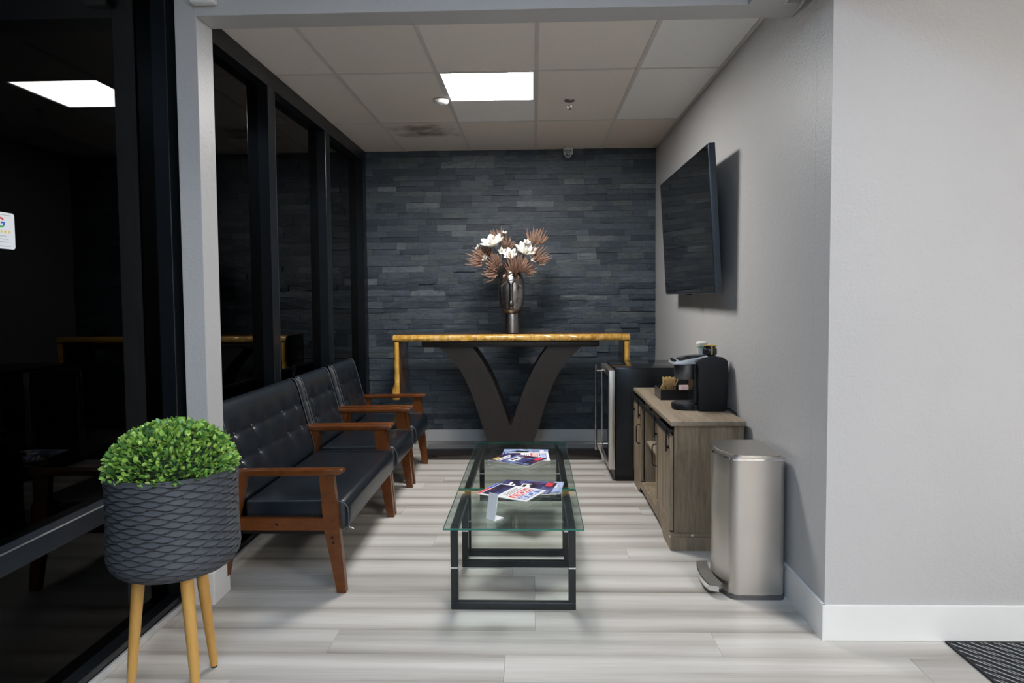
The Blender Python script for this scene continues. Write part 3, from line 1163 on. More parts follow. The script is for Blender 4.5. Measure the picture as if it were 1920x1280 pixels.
def head(u, w):
    w2 = w ** 1.25
    z = .160 + .375 * w2                       # rises from the chin to the open crown
    rx = (head_r(z - .008) + 2 * head_r(z) + head_r(z + .008)) / 4
    ry = rx * .95
    a = 2 * PI * u
    x, y = rx * math.cos(a), ry * math.sin(a)
    if y < 0:                                  # front
        fx = x / .112
        ax = abs(fx)
        zb = .455 - .075 * max(0, ax - .12) ** 1.3          # brow line sweeping down to the temples
        nose_w = .055 + .075 * smooth01(.30, .25, z) + .22 * smooth01(.415, .460, z)
        nose = smooth01(nose_w + .07, nose_w - .02, ax) * smooth01(.215, .235, z)
        below = smooth01(zb + .003, zb - .016, z) * smooth01(.185, .26, z)
        rec = .024 * below * (1 - nose) * smooth01(1.0, .60, ax)
        ridge = .004 * math.exp(-((z - zb - .004) / .006) ** 2) * smooth01(.95, .7, ax)
        tip = .020 * math.exp(-((z - .252) / .016) ** 2 - (fx / .12) ** 2)
        lip = .012 * math.exp(-((z - .212) / .008) ** 2 - (fx / .14) ** 2)
        sc = max(.2, -math.sin(a))
        y += (rec - ridge - tip - lip - .004 * nose) * sc
    return (vx + x, vy - .018 + y, vz + z)


hb = MB().grid(head, 180, 170)
k = len(hb.v)
hb.add([head(i / 180, 0) for i in range(180)], [tuple(range(180))])
hb.build('head', 'pewter', t, 70)
MB().lathe([(.077, vz + .534), (.073, vz + .538), (.068, vz + .532), (.064, vz + .46), (.001, vz + .45)], (vx, vy - .018, 0), 48, caps=False).build('inner_rim', 'black_iron', t, True)


def ellipsoid_petal(L, Wd, cup, nseg=6):
    def fn(u, w):
        q = w
        wd = Wd * math.sin(PI * min(1., .06 + q * .94)) ** .75 * (1.0 if q < .98 else .25)
        x = (u - .5) * 2 * wd
        y = L * q * (1 - .25 * cup * q)
        z = cup * L * .75 * q * q + (abs(u - .5) * 2) ** 2 * wd * .45
        return (x, y, z)
    return fn


rim_c = Vector((vx, vy, vz + .53))


def aim(v):
    return v.to_track_quat('Z', 'Y').to_matrix().to_4x4()


def magnolia(label, p, d, size, n=7):
    p, d = Vector(p), Vector(d).normalized()
    t = thing('magnolia_flower', label, 'flower', tuple(p), 0, 'white magnolias in the face vase')
    M = Matrix.Translation(p) @ aim(d)
    for ring, cnt, tilt, L in ((0, n, .22, size), (1, 3, .95, size * .62)):
        for k in range(cnt):
            m = MB().grid(ellipsoid_petal(L, L * .27, .42), 6, 7)
            T = M @ Matrix.Rotation(2 * PI * k / cnt + ring * .5 + p.x * 9, 4, 'Z') @ Matrix.Rotation(tilt, 4, 'X')
            m.v = [tuple(T @ Vector(v)) for v in m.v]
            o = m.build('petal', 'magnolia_white', t, 80)
    hm = MB().lathe([(size * .10, 0), (size * .11, size * .12), (size * .05, size * .28), (.0004, size * .32)], (0, 0, 0), 10)
    hm.v = [tuple(M @ Vector(v)) for v in hm.v]
    hm.build('heart', 'magnolia_heart', t, True)
    mid = p.lerp(rim_c, .5) + Vector((0, .01, .012))
    MB().tube([p, p - d * size * .3, mid, rim_c + (p - rim_c) * .10 - Vector((0, 0, .05))], [.004, .003, .0026, .0026], 6).build('stem', 'stem_brown', t, True)


def spiky(label, p, d, size, n=46, spread=1.25, seed=1):
    n = int(n * .9)
    size *= 1.10
    p, d = Vector(p), Vector(d).normalized()
    r = random.Random(seed)
    t = thing('bronze_flower', label, 'flower', tuple(p), 0, 'bronze spiky flowers in the face vase')
    M = aim(d)
    sp = MB()
    for k in range(n):
        th = spread * math.sqrt((k + .5) / n) * r.uniform(.9, 1.1)
        ph = k * 2.39996 + r.uniform(-.2, .2)
        dr = Vector((math.sin(th) * math.cos(ph), math.sin(th) * math.sin(ph), math.cos(th)))
        up = Vector((0, 0, 1))
        L = size * r.uniform(.75, 1.08)
        p0, p1, p2 = dr * L * .06, dr * L * .60 + Vector((0, 0, -.10 * L)), dr * L * .86 + up * L * .30 * r.uniform(.4, 1.3)
        sp.tube([p + (M @ q) for q in (p0, p1, p2)], [.0030, .0056, .0020], 5)
    sp.build('spikes', 'bronze_petal', t, True)
    MB().lathe([(.0005, -.012), (.011, -.008), (.013, .004), (.0005, .012)], tuple(p), 12).build('base', 'stem_brown', t, True)
    mid = p.lerp(rim_c, .5) + Vector((0, .01, .01))
    MB().tube([p, mid, rim_c + (p - rim_c) * .08 - Vector((0, 0, .05))], [.004, .0034, .003], 6).build('stem', 'stem_brown', t, True)


def vp(px, py, y=5.90):
    """a point at depth y in the vase's plane, in metres right of / above the vase top centre (1 px = 4.6 mm there)"""
    return (vx + (px - 961) * .00461, y, vz + .50 + (523 - py) * .00461)


magnolia('large white magnolia at upper left of the bouquet', vp(929, 470, 5.86), (-.25, -.55, .9), .140)
magnolia('large white magnolia right of the bouquet centre', vp(986, 484, 5.86), (.25, -.6, .8), .125)
magnolia('medium white magnolia low in the bouquet centre', vp(960, 489, 5.82), (-.1, -.75, .6), .085, 6)
magnolia('small white magnolia at the far left tip of the bouquet', vp(902, 471, 5.88), (-.8, -.4, .4), .045, 5)
magnolia('small white magnolia between the two large ones', vp(944, 481, 5.86), (.1, -.8, .5), .050, 5)
magnolia('tiny white magnolia at the very top of the bouquet', vp(948, 446, 5.92), (.2, -.4, .9), .036, 5)
magnolia('small white magnolia low at the left of the bouquet', vp(914, 492, 5.82), (-.4, -.8, .3), .042, 5)
magnolia('small white magnolia under the upper right bronze flower', vp(990, 464, 5.88), (.1, -.7, .6), .045, 5)
magnolia('small white magnolia low at the right of the bouquet', vp(999, 493, 5.84), (.6, -.7, .1), .050, 5)
spiky('bronze spiky flower behind the upper left magnolia', vp(938, 462, 5.97), (-.05, -.15, 1), .105, 44, 1.1, 2)
spiky('bronze spiky flower at the upper right tip', vp(1006, 464, 5.90), (.3, -.25, 1), .120, 34, 1.35, 3)
spiky('bronze spiky flower at the far left', vp(907, 496, 5.86), (-.75, -.5, .25), .115, 40, 1.3, 4)
spiky('bronze spiky flower left of centre', vp(934, 504, 5.82), (-.35, -.7, .6), .100, 46, 1.35, 5)
spiky('largest bronze spiky flower at the front centre', vp(971, 518, 5.81), (.05, -.55, .85), .140, 80, 1.15, 6)
spiky('bronze spiky flower at the far right', vp(1006, 496, 5.88), (.65, -.4, .5), .125, 44, 1.25, 7)
spiky('bronze spiky flower low at the left of the rim', vp(934, 519, 5.85), (-.7, -.5, .15), .105, 36, 1.1, 8)
spiky('bronze spiky flower low at the right of the rim', vp(985, 516, 5.87), (.7, -.4, .35), .100, 40, 1.2, 9)
spiky('bronze spiky flower behind the bouquet centre', vp(953, 473, 5.95), (.25, -.3, 1), .085, 34, 1.3, 10)
spiky('bronze spiky flower above the far left one', vp(918, 485, 5.92), (-.5, -.35, .8), .090, 34, 1.3, 11)
for k, (a, b, lab) in enumerate((((953, 526), (-.35, -.9, -.25), 'pointed bronze leaf over the left of the vase rim'), ((969, 527), (.35, -.9, -.3), 'pointed bronze leaf over the right of the vase rim'))):
    p = Vector(vp(a[0], a[1], 5.80))
    m = MB().grid(ellipsoid_petal(.07, .016, -.3), 4, 6)
    T = Matrix.Translation(p + Vector((0, .03, .02))) @ Vector(b).to_track_quat('Y', 'Z').to_matrix().to_4x4()
    m.v = [tuple(T @ Vector(v)) for v in m.v]
    lone('bronze_leaf', m, 'bronze_petal', lab, 'leaf', tuple(p), 'bronze leaves on the vase rim', 80)

# ================================================================== TELEVISION
t = thing('television', 'large flat black television tilted out from the right wall', 'television', (1.03, 4.66, 1.37))
TH, TLn, tilt = .850, 1.455, math.atan2(.047, .85)
tc = Vector((1.018, 4.662, 1.802))
MT = Matrix.Translation(tc) @ Matrix.Rotation(-tilt, 4, 'Y')   # local: x = out of the back, y along wall, z up


def tvp(mb):
    mb.v = [tuple(MT @ Vector(v)) for v in mb.v]
    return mb


tvp(MB().rbox(-.010, .030, -TLn / 2, TLn / 2, -TH / 2, TH / 2, .004)).build('housing', 'tv_edge', t, 40)
tvp(MB().box(-.0125, -.009, -TLn / 2 + .006, TLn / 2 - .006, -TH / 2 + .012, TH / 2 - .006)).build('screen', 'tv_screen', t)
tvp(MB().rbox(.030, .058, -.42, .42, -.30, .16, .01)).build('electronics_box', 'tv_black', t, 40)
tvp(MB().box(-.012, .02, -.03, .03, -TH / 2 - .006, -TH / 2 + .001)).build('logo_tab', 'tv_black', t)
wm = MB().box(xr(4.6) - .030, xr(4.6) - .003, 4.45, 4.88, 1.58, 1.98).build('wall_plate', 'black_iron', t)
mb = MB()
for yy in (4.50, 4.83):
    mb.box(xr(4.6) - .055, xr(4.6) - .03, yy - .02, yy + .02, 1.56, 2.0)
mb.build('mount_arm', 'black_iron', t)

# ================================================================== FRIDGE
t = thing('beverage_fridge', 'black under-counter fridge with stainless door frame and bar handle', 'fridge', (.86, 5.33, 0))
FY0, FY1, FZ = 5.035, 5.635, .834
MB().rbox(.600, 1.118, FY0, FY1, .0, FZ, .006).build('body', 'fridge_black', t, 40)
MB().rbox(.596, 1.118, FY0 - .002, FY1 + .002, FZ - .0, FZ + .008, .004).build('top_panel', 'black_gloss', t, 40)
dr = thing('x', 'x', None)
bpy.data.objects.remove(dr, do_unlink=True)
door = MB().rbox(.548, .594, FY0, FY0 + .05, .085, FZ - .012, .004).rbox(.548, .594, FY1 - .05, FY1, .085, FZ - .012, .004).rbox(.548, .594, FY0 + .05, FY1 - .05, .085, .135, .004).rbox(.548, .594, FY0 + .05, FY1 - .05, FZ - .062, FZ - .012, .004).build('door', 'steel_soft', t, 40)
MB().box(.552, .590, FY0 + .05, FY1 - .05, .135, FZ - .062).build('glass', 'dark_glass', door)
hd = MB().tube([(.500, FY1 - .07, .115), (.500, FY1 - .07, .815)], .0095, 16).build('handle', 'steel', door, True)
for zz in (.165, .765):
    MB().tube([(.502, FY1 - .07, zz), (.549, FY1 - .07, zz)], .0065, 12).build('handle_post', 'steel', door, True)
MB().box(.590, .602, FY0 + .01, FY1 - .01, .002, .082).build('kick_plate', 'black_plastic', t)

# ================================================================== BARN DOOR CABINET
t = thing('sideboard_cabinet', 'grey-oak sideboard with sliding barn doors on a black track', 'cabinet', (.93, 4.31, 0))
KY0, KY1, KX0, KX1, KZ = 3.650, 4.975, .745, 1.112, .677
for y in (KY0, KY1 - .018):
    MB().box(KX0, KX1, y, y + .018, .0, KZ).build('side_panel', 'grey_oak', t)
for y in (4.075, 4.628):
    MB().box(KX0 + .004, KX1 - .012, y, y + .016, .105, KZ).build('divider', 'grey_oak', t)
MB().box(KX0, KX1, KY0 + .018, KY1 - .018, .088, .105).build('bottom_panel', 'grey_oak', t)
MB().box(KX1 - .010, KX1, KY0 + .018, KY1 - .018, .105, KZ).build('back_panel', 'grey_oak', t)
MB().box(KX0 + .01, KX1 - .012, 4.0915, 4.6275, .372, .388).build('shelf', 'grey_oak_top', t)
MB().rbox(.722, 1.120, KY0 - .022, KY1 + .022, KZ, .702, .003).build('top', 'grey_oak_top', t, 40)
# arched apron
arch = [(KY0 - .006, 0), (KY0 + .20, 0), (KY0 + .235, .022), (KY0 + .27, .045), (KY0 + .33, .050), (KY1 - .33, .050), (KY1 - .27, .045), (KY1 - .235, .022), (KY1 - .20, 0), (KY1 + .006, 0), (KY1 + .006, .100), (KY0 - .006, .100)]
ap = MB().prism(arch, 'x', KX0 - .018, KX0 - .0005).build('apron', 'grey_oak', t)
MB().lathe([(.007, -.002), (.007, .0005)], (KX0 - .0185, KY0 + .012, .072), 12, 'x').build('screw_cap', 'tag_white', ap)
sb = MB().box(KX0 - .0005, KX1, KY0 - .006, KY0 - .0002, 0, .074).build('base_board', 'grey_oak', t)
sb2 = MB().box(KX0 - .004, KX1, KY0 - .009, KY0 - .0002, .078, .094).build('base_moulding', 'grey_oak', t)
MB().lathe([(.006, -.002), (.006, .0005)], (KX0 + .095, KY0 - .0092, .086), 12, 'y').build('screw_cap', 'tag_white', sb2)
MB().rbox(.712, .718, KY0 + .004, KY1 - .004, .628, .660, .001, 1).build('track', 'black_iron', t)
for yy in (KY0 + .03, 4.0, 4.36, 4.72, KY1 - .03):
    MB().box(.718, KX0, yy - .008, yy + .008, .636, .652).build('track_spacer', 'black_iron', t)


def barn_door(y0, y1, hy):
    z0, z1, x0, x1 = .108, .618, .722, .740
    d = MB().box(x0 + .007, x1, y0, y1, z0, z1).build('door', 'grey_oak', t)
    for zz in ((z0, z0 + .055), (z1 - .055, z1)):
        MB().box(x0, x0 + .0068, y0 + .0005, y1 - .0005, zz[0] + .0005, zz[1] - .0005).build('rail', 'grey_oak', d)
    for yy in ((y0, y0 + .05), (y1 - .05, y1)):
        MB().box(x0, x0 + .0068, yy[0] + .0005, yy[1] - .0005, z0 + .0555, z1 - .0555).build('stile', 'grey_oak', d)
    n = 4
    wv = (y1 - y0 - .10) / n
    for k in range(n):
        MB().rbox(x0 + .003, x0 + .0068, y0 + .05 + k * wv + .002, y0 + .05 + (k + 1) * wv - .002, z0 + .056, z1 - .056, .0012, 1).build('board', 'grey_oak', d)
    pts = [(x0, hy, .36), (x0 - .018, hy, .362), (x0 - .026, hy, .375), (x0 - .026, hy, .425), (x0 - .026, hy, .475), (x0 - .018, hy, .488), (x0, hy, .49)]
    MB().tube(pts, .0042, 8).build('handle', 'black_iron', d, True)
    for yy in (y0 + .035, y1 - .035):
        MB().rbox(.706, .711, yy - .011, yy + .011, .530, .668, .002, 1).rbox(.7085, .7225, yy - .006, yy + .006, .545, .560, .002, 1).build('hanger', 'black_iron', d)
        MB().lathe([(.011, .7045), (.011, .7125)], (0, yy, .652), 14, 'x').build('wheel', 'black_iron', d)


barn_door(KY0 + .004, 4.083, 4.050)
barn_door(4.640, KY1 - .006, 4.675)

# ================================================================== COFFEE CORNER
MY0, MY1 = 3.945, 4.160
z0 = .702
t = thing('coffee_maker', 'black single-cup coffee maker with silver top on the cabinet', 'coffee maker', (.97, 4.05, z0))
side = [(.945, z0 + .002), (1.095, z0 + .002), (1.106, z0 + .02), (1.112, z0 + .26), (1.108, z0 + .292), (1.08, z0 + .312), (1.03, z0 + .318), (.975, z0 + .310), (.935, z0 + .296), (.925, z0 + .285), (.940, z0 + .26)]


def slab(poly, a, b, r=.006):
    bm = bmesh.new()
    vv = [[bm.verts.new((p[0], y, p[1])) for p in poly] for y in (a, b)]
    n = len(poly)
    bm.faces.new(vv[0])
    bm.faces.new(vv[1][::-1])
    for i in range(n):
        bm.faces.new((vv[0][i], vv[1][i], vv[1][(i + 1) % n], vv[0][(i + 1) % n]))
    bmesh.ops.recalc_face_normals(bm, faces=bm.faces)
    if r:
        ed = [e for e in bm.edges if abs(e.verts[0].co.y - e.verts[1].co.y) < 1e-6]
        bmesh.ops.bevel(bm, geom=ed, offset=r, segments=2, affect='EDGES', profile=.5)
    return MB().bm(bm)


slab(side, MY0, MY0 + .035).build('side_shell', 'black_plastic', t, 40)
slab(side, MY1 - .035, MY1).build('side_shell', 'black_plastic', t, 40)
core = [(.925, z0 + .045), (1.09, z0 + .003), (1.10, z0 + .28), (1.07, z0 + .300), (.955, z0 + .295), (.925, z0 + .26)]
slab(core, MY0 + .0355, MY1 - .0355, 0).build('core', 'black_gloss', t, 40)
MB().lathe([(.062, z0 + .178), (.066, z0 + .184), (.068, z0 + .262), (.066, z0 + .268)], (.892, (MY0 + MY1) / 2, 0), 40).build('brew_head', 'grey_satin', t, 40)
lid = [(.806, z0 + .270), (.812, z0 + .282), (.870, z0 + .292), (.940, z0 + .306), (1.00, z0 + .317), (1.00, z0 + .305), (.93, z0 + .272), (.85, z0 + .2685)]
ld = slab(lid, MY0 + .018, MY1 - .018, .003).build('lid', 'silver_satin', t, 40)
MB().tube([(.818, MY0 + .05, z0 + .289), (.812, (MY0 + MY1) / 2, z0 + .293), (.818, MY1 - .05, z0 + .289)], .008, 8).build('lever', 'black_plastic', ld, True)
slab([(.845, z0 + .290), (.93, z0 + .307), (.99, z0 + .318), (.97, z0 + .320), (.90, z0 + .313), (.85, z0 + .300)], MY0 + .055, MY1 - .055, .002).build('display', 'black_gloss', ld, 40)
dc = (.892, (MY0 + MY1) / 2)
tr_ = MB().lathe([(.074, z0 + .001), (.082, z0 + .006), (.084, z0 + .030), (.080, z0 + .036)], (*dc, 0), 44).build('drip_tray', 'black_plastic', t, 40)
MB().box(.900, .946, MY0 + .03, MY1 - .03, z0 + .001, z0 + .036).build('tray_bridge', 'black_plastic', t)
g = MB()
for i in range(-4, 5):
    hw = math.sqrt(max(0, .074 ** 2 - (i * .0165) ** 2))
    g.box(dc[0] - hw, dc[0] + hw, dc[1] + i * .0165 - .003, dc[1] + i * .0165 + .003, z0 + .0365, z0 + .039)
    g.box(dc[0] + i * .0165 - .003, dc[0] + i * .0165 + .003, dc[1] - hw, dc[1] + hw, z0 + .0365, z0 + .0385)
g.build('drip_grate', 'grey_satin', tr_)
MB().tube([(.928, MY0 + .062, z0 + .04), (.928, MY0 + .062, z0 + .18)], .005, 10).build('column_trim', 'grey_satin', t, True)
MB().tube([(1.10, MY0 + .04, z0 + .015), (1.125, MY0 + .02, z0 + .012), (1.128, MY0 - .10, z0 + .006), (1.126, MY0 - .20, z0 - .05), (1.128, MY0 - .26, z0 - .20)], .004, 8).build('power_cord', 'black_plastic', t, True)

# items on top of the machine
zt = z0 + .3195
t = thing('creamer_tub', 'white tub with green print on top of the coffee maker', 'tub', (1.000, 4.115, zt))
MB().lathe([(.024, 0), (.026, .003), (.030, .052), (.031, .056)], (1.000, 4.115, zt), 28).build('cup', 'tub_white', t, 40)
MB().lathe([(.033, .056), (.033, .066), (.026, .072), (.001, .072)], (1.000, 4.115, zt), 28).build('lid', 'tub_white', t, 40)
MB().lathe([(.0298, .036), (.0306, .046)], (1.000, 4.115, zt), 28, caps=False).build('label_band', 'tub_green', t, True)
t = thing('coffee_jar', 'squat black jar with a yellow strap on top of the coffee maker', 'jar', (1.030, 4.045, zt))
MB().lathe([(.038, 0), (.041, .004), (.041, .034), (.036, .040), (.033, .041), (.033, .052), (.001, .053)], (1.030, 4.045, zt), 32).build('jar_body', 'jar_black', t, 40)
MB().box(1.026, 1.036, 4.0015, 4.0045, .003 + zt, .056 + zt).box(.985, 1.060, 4.0045, 4.030, .0535 + zt, .058 + zt).build('strap', 'band_yellow', t)

# caddy with stirrers and packets
QX0, QX1, QY0, QY1 = .806, 1.035, 4.375, 4.600
t = thing('coffee_caddy', 'low black open tray holding stirrers and packets', 'tray', ((QX0 + QX1) / 2, (QY0 + QY1) / 2, z0))
MB().box(QX0, QX1, QY0, QY1, z0 + .0005, z0 + .006).build('tray_floor', 'black_plastic', t)
for a in ((QX0, QX1, QY0, QY0 + .005), (QX0, QX1, QY1 - .005, QY1), (QX0, QX0 + .005, QY0 + .005, QY1 - .005), (QX1 - .005, QX1, QY0 + .005, QY1 - .005)):
    MB().box(*a, z0 + .006, z0 + .066).build('tray_wall', 'black_plastic' if a[0] != QX0 or a[1] == QX1 else 'grey_satin', t)
MB().box(.915, .919, QY0 + .005, QY1 - .005, z0 + .006, z0 + .058).build('tray_divider', 'black_plastic', t)
sm_ = MB().rbox(-.0038, .0038, -.001, .001, -.075, .075, .0007, 1).mesh('stirrer')
sm_.materials.append(MATS['stirrer_wood'])
rs = random.Random(11)
for k in range(26):
    o = bpy.data.objects.new('coffee_stirrer', sm_)
    C.objects.link(o)
    o.location = (.826 + (k % 9) * .0095 + rs.uniform(-.002, .002), QY0 + .030 + (k // 9) * .018 + rs.uniform(-.004, .004), z0 + .092 + rs.uniform(-.004, .006))
    o.rotation_euler = (math.radians(rs.uniform(38, 52)), math.radians(rs.uniform(-12, 12)), math.radians(rs.uniform(-14, 14)))
    tag(o, 'pale wooden coffee stirrer bunched in the black tray', 'stirrer', 'wooden stirrers in the tray')
pk = MB().rbox(-.028, .028, -.004, .004, -.02, .02, .002).mesh('sugar_packet')
pk.materials.append(MATS['packet_pink'])
for k in range(5):
    o = bpy.data.objects.new('sugar_packet', pk)
    C.objects.link(o)
    o.location = (.972, QY0 + .03 + k * .022, z0 + .062 + (k % 2) * .004)
    o.rotation_euler = (math.radians(-22), 0, math.radians(rs.uniform(-8, 8)))
    tag(o, 'pinkish sugar packet standing in the black tray', 'packet', 'sugar packets in the tray')

# ================================================================== STEP BIN
t = thing('step_bin', 'tall brushed-steel pedal bin against the right wall', 'bin', (1.0, 3.23, 0))


def bin_plan(off=0., bow=.030):
    x0, x1, y0, y1, r = .872 - off, 1.118 + off, 3.052 - off, 3.415 + off, .042
    pts = []
    for cx, cy, a0 in ((x1 - r * .6, y0 + r * .6, -90), (x1 - r * .6, y1 - r * .6, 0), (x0 + r, y1 - r, 90), (x0 + r, y0 + r, 180)):
        rr = r * .6 if cx > 1 else r
        for k in range(7):
            a = math.radians(a0 + 15 * k)
            pts.append((cx + rr * math.cos(a), cy + rr * math.sin(a)))
        if a0 == 90:
            for k in range(1, 10):
                q = k / 10
                pts.append((x0 - bow * math.sin(PI * q), y1 - r - q * (y1 - y0 - 2 * r)))
    return pts


def extr(pts, z0, z1):
    return MB().prism(pts, 'z', z0, z1)


extr(bin_plan(), .022, .6323).build('body', 'steel_soft', t, 35)
extr(bin_plan(.003), 0, .0218).build('base_ring', 'grey_satin', t, 35)
extr(bin_plan(.004), .6325, .640).build('rim_band', 'chrome', t, 35)
extr(bin_plan(.0), .6402, .648).build('lid', 'steel_soft', t, 35)
extr(bin_plan(-.012), .6482, .653).build('lid_panel', 'steel_soft', t, 35)
pp = [(.850, 3.095), (.843, 3.14), (.837, 3.20), (.836, 3.26), (.840, 3.32), (.848, 3.37)]
pin = [(.800, 3.370), (.786, 3.31), (.778, 3.25), (.776, 3.19), (.780, 3.13), (.790, 3.085), (.830, 3.070)]
MB().prism(pp + pin, 'z', .028, .052).build('pedal', 'chrome', t, 35)
MB().prism([(p[0] + .002, p[1]) for p in pp] + [(p[0] + .004, p[1] - .003 if p[1] > 3.3 else p[1] + .004) for p in pin], 'z', .0522, .056).build('pedal_pad', 'pedal_grey', t, 35)
MB().box(.842, .880, 3.20, 3.26, .030, .045).build('pedal_arm', 'black_iron', t)


# ================================================================== GLASS TABLES
def glass_table(label, y0, y1, fy0, fy1, x0=-.395, x1=.208):
    zt = .380
    t = thing('glass_coffee_table', label, 'table', ((x0 + x1) / 2, (y0 + y1) / 2, 0), 0, 'glass-topped tables')
    top = MB().rbox(x0, x1, y0, y1, zt - .010, zt, .0015, 1).build('glass_top', 'table_glass', t)
    b = .0012
    MB().box(x0 - b, x1 + b, y0 - b, y0, zt - .009, zt - .001).box(x0 - b, x1 + b, y1, y1 + b, zt - .009, zt - .001).box(x0 - b, x0, y0, y1, zt - .009, zt - .001).box(x1, x1 + b, y0, y1, zt - .009, zt - .001).build('polished_edge', 'table_glass_edge', top)
    lx0, lx1, w = -.371, .176, .032
    zc_, zu = .186, zt - .0105
    for y in (fy0, fy1):
        # loop leg: bottom bar, lower posts, silver collars, upper posts
        lp = MB().rbox(lx0, lx1, y, y + w, 0, w, .003, 1).build('leg_frame', 'table_black', t)
        for x in (lx0, lx1 - w):
            MB().rbox(x, x + w, y, y + w, w, zc_ - .0035, .002, 1).build('lower_post', 'table_black', lp)
            MB().box(x + .001, x + w - .001, y + .001, y + w - .001, zc_ - .0035, zc_ + .0035).build('collar', 'collar_silver', lp)
            MB().rbox(x, x + w, y, y + w, zc_ + .0035, zu, .002, 1).build('upper_post', 'table_black', lp)
            MB().lathe([(.009, zu), (.009, zu + .0005)], (x + w / 2, y + w / 2, 0), 14).build('pad', 'clear_plastic', lp)
    for x in (lx0, lx1 - w):
        MB().rbox(x, x + w, fy0 + w, fy1, zu - w, zu - .001, .002, 1).build('side_rail', 'table_black', t)
    return t


glass_table('nearer square glass table on black frame legs, holding the white stand', 2.885, 3.480, 2.935, 3.405)
glass_table('farther long glass table on black frame legs, in front of the console', 3.500, 4.625, 3.555, 4.535)

# ================================================================== MAGAZINES AND STAND
TZ = .3803


def magazine(label, cx, cy, ang, z, kind, wm=.212, hm=.285, curl=0.):
    """local x = reading direction, local y = towards the head of the page"""
    t = thing('magazine', label, 'magazine', (cx, cy, z), math.radians(ang), 'magazines on the glass tables')
    th = .0035
    MB().rbox(-wm / 2, wm / 2, -hm / 2, hm / 2, 0, th, .0006, 1).build('pages', 'paper_white', t, local=True)
    cm = {'logo': 'paper_white', 'race': 'race_cover', 'sky': 'sky_cover'}[kind]
    cv = MB().box(-wm / 2, wm / 2, -hm / 2, hm / 2, th + .0001, th + .0005).build('cover', cm, t, local=True)
    zz = th + .0006

    def patch(x0, x1, y0, y1, m, dz=0., name='print'):
        return MB().box(x0, x1, y0, y1, zz + dz, zz + dz + .0002).build(name, m, t, local=True)
    if kind == 'logo':
        patch(-.088, .088, .082, .128, 'print_blue', name='logo_band')
        patch(-.088, .088, .030, .076, 'print_red', name='logo_band')
        text_mesh('LIQUI', .050, 'paper_white', t, 0, .105, zz + .0004, .0016, 1.30)
        text_mesh('MOLY', .050, 'paper_white', t, 0, .053, zz + .0004, .0016, 1.22)
        for k, w_ in enumerate((.150, .120, .135)):
            patch(-w_ / 2, w_ / 2, .014 - k * .012, .018 - k * .012, 'print_text', name='text_line')
        patch(-.094, .094, -.118, -.030, 'race_cover', name='photo')
        patch(-.106, .0, -.140, -.124, 'print_blue', name='stripe')
        patch(.0, .106, -.140, -.124, 'print_red', name='stripe')
    elif kind == 'race':
        patch(-.060, .050, -.020, .030, 'paper_white', name='car_body')
        patch(-.045, .030, .005, .022, 'tv_black', .0003, 'car_window')
        patch(-.050, -.030, -.030, -.010, 'tv_black', .0003, 'car_wheel')
        patch(.018, .038, -.030, -.010, 'tv_black', .0003, 'car_wheel')
        patch(-.090, -.020, .108, .126, 'print_yellow', name='headline')
        patch(-.090, .06, .085, .100, 'paper_white', name='headline')
        patch(-.090, .03, .064, .076, 'paper_white', name='headline')
        patch(.030, .095, -.128, -.092, 'print_red', name='corner_flash')
        for k in range(3):
            patch(-.095 + k * .012, -.090 + k * .012, -.13, .05, 'sky_cover', name='stripe')
    else:
        patch(-.09, .02, .09, .115, 'paper_white', name='headline')
        patch(-.07, .06, -.06, .02, 'tv_black', name='photo')
    return t


magazine('blue and dark magazine lowest in the near pile', .000, 3.520, -97, TZ, 'sky')
magazine('dark purple race magazine in the near pile', -.045, 3.500, 76, TZ + .0055, 'race')
magazine('white magazine with red and blue logo on top of the near pile', -.118, 3.385, -118, TZ + .011, 'logo')
magazine('pale blue magazine lowest in the far pile', -.060, 4.270, -92, TZ, 'sky', .24, .285)
magazine('white magazine with red and blue logo in the far pile', -.055, 4.165, -88, TZ + .0055, 'logo')
magazine('dark purple race magazine on top of the far pile', -.105, 4.075, 58, TZ + .011, 'race')

t = thing('sign_stand', 'white bent acrylic card stand on the nearer glass table', 'stand', (-.20, 2.985, TZ))
sd = Vector((.735, -.678, 0))         # along the card
fw = Vector((.678, .735, 0))          # direction of its foot
a0 = Vector((-.220, 3.010, TZ + .0005))
wd = .056


def sheet(p, q, th=.003):
    """thick sheet of width wd between edge lines starting at p and q"""
    n = (q - p).cross(sd).normalized() * th
    vs = [p, p + sd * wd, q + sd * wd, q, p + n, p + sd * wd + n, q + sd * wd + n, q + n]
    return MB().add(vs, [(0, 1, 2, 3), (7, 6, 5, 4), (0, 4, 5, 1), (1, 5, 6, 2), (2, 6, 7, 3), (3, 7, 4, 0)])


sheet(a0 + Vector((0, 0, .001)), a0 + fw * .058 + Vector((0, 0, .001)), -.003).build('foot', 'acrylic_white', t)
sheet(a0 + Vector((0, 0, .002)), a0 + fw * .022 + Vector((0, 0, .115))).build('card', 'acrylic_white', t)

# ================================================================== WINDOW STICKER
gx_, gy0, gz0 = XG + .0052, 2.010, 1.530
t = thing('review_sticker', 'white review card with colourful G and yellow stars stuck on the left window', 'sticker', (gx_, gy0 + .055, gz0))
cw, ch = .112, .112
pl = []
for cx_, cz_, a0_ in ((cw - .009, .009, -90), (cw - .009, ch - .009, 0), (.009, ch - .009, 90), (.009, .009, 180)):
    for k in range(5):
        a = math.radians(a0_ + 22.5 * k)
        pl.append((gy0 + cx_ + .009 * math.cos(a), gz0 + cz_ + .009 * math.sin(a)))
MB().prism(pl, 'x', gx_, gx_ + .0012).build('card', 'paper_white', t)
xs = gx_ + .0014


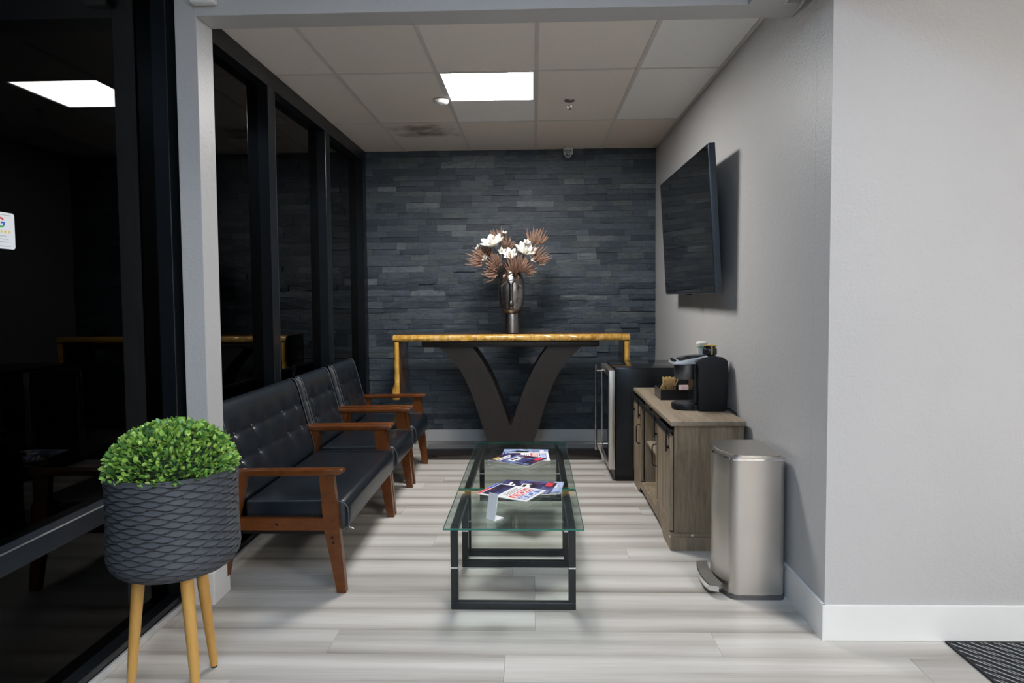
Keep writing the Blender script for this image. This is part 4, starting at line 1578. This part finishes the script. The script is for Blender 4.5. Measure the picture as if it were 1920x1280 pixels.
def arc(a0_, a1_, m, r0=.0105, r1=.0165):
    n = 10
    vs = []
    for k in range(n + 1):
        a = math.radians(a0_ + (a1_ - a0_) * k / n)
        for r in (r0, r1):
            vs.append((xs, gy0 + .056 + r * math.cos(a), gz0 + .080 + r * math.sin(a)))
    MB().add(vs, [(2 * k, 2 * k + 1, 2 * k + 3, 2 * k + 2) for k in range(n)]).build('letter_arc', m, t)


arc(35, 150, 'print_red')
arc(150, 215, 'print_yellow')
arc(215, 320, 'print_green')
arc(320, 362, 'print_blue')
MB().box(xs - .0001, xs + .0001, gy0 + .056, gy0 + .0725, gz0 + .0775, gz0 + .0830).build('letter_bar', 'print_blue', t)
for k in range(5):
    c_ = (gy0 + .026 + k * .0155, gz0 + .0525)
    vs = [(xs, c_[0] + (.0068 if i % 2 == 0 else .0029) * math.sin(i * PI / 5), c_[1] + (.0068 if i % 2 == 0 else .0029) * math.cos(i * PI / 5)) for i in range(10)]
    MB().add(vs, [tuple(range(10))]).build('star', 'print_yellow', t)
for zz, w_ in ((.104, .08), (.039, .044), (.030, .056), (.021, .060), (.008, .070)):
    MB().box(xs - .0001, xs + .0001, gy0 + cw / 2 - w_ / 2, gy0 + cw / 2 + w_ / 2, gz0 + zz - .0014, gz0 + zz + .0014).build('text_line', 'device_grey', t)

# ================================================================== FLOOR MAT
t = thing('floor_mat', 'dark grey woven floor mat by the right wall', 'mat', (2.2, 2.1, 0))
mx0, mx1, my0, my1 = 1.605, 2.85, 1.55, 2.682
MB().rbox(mx0 + .012, mx1 - .012, my0 + .012, my1 - .012, .0005, .008, .002, 1).build('weave', 'woven_mat', t)
MB().rbox(mx0, mx0 + .012, my0, my1, .0005, .009, .003).rbox(mx1 - .012, mx1, my0, my1, .0005, .009, .003).rbox(mx0 + .012, mx1 - .012, my0, my0 + .012, .0005, .009, .003).rbox(mx0 + .012, mx1 - .012, my1 - .012, my1, .0005, .009, .003).build('binding', 'rubber', t)

for o in bpy.data.objects:
    if '_o' in o:
        del o['_o']
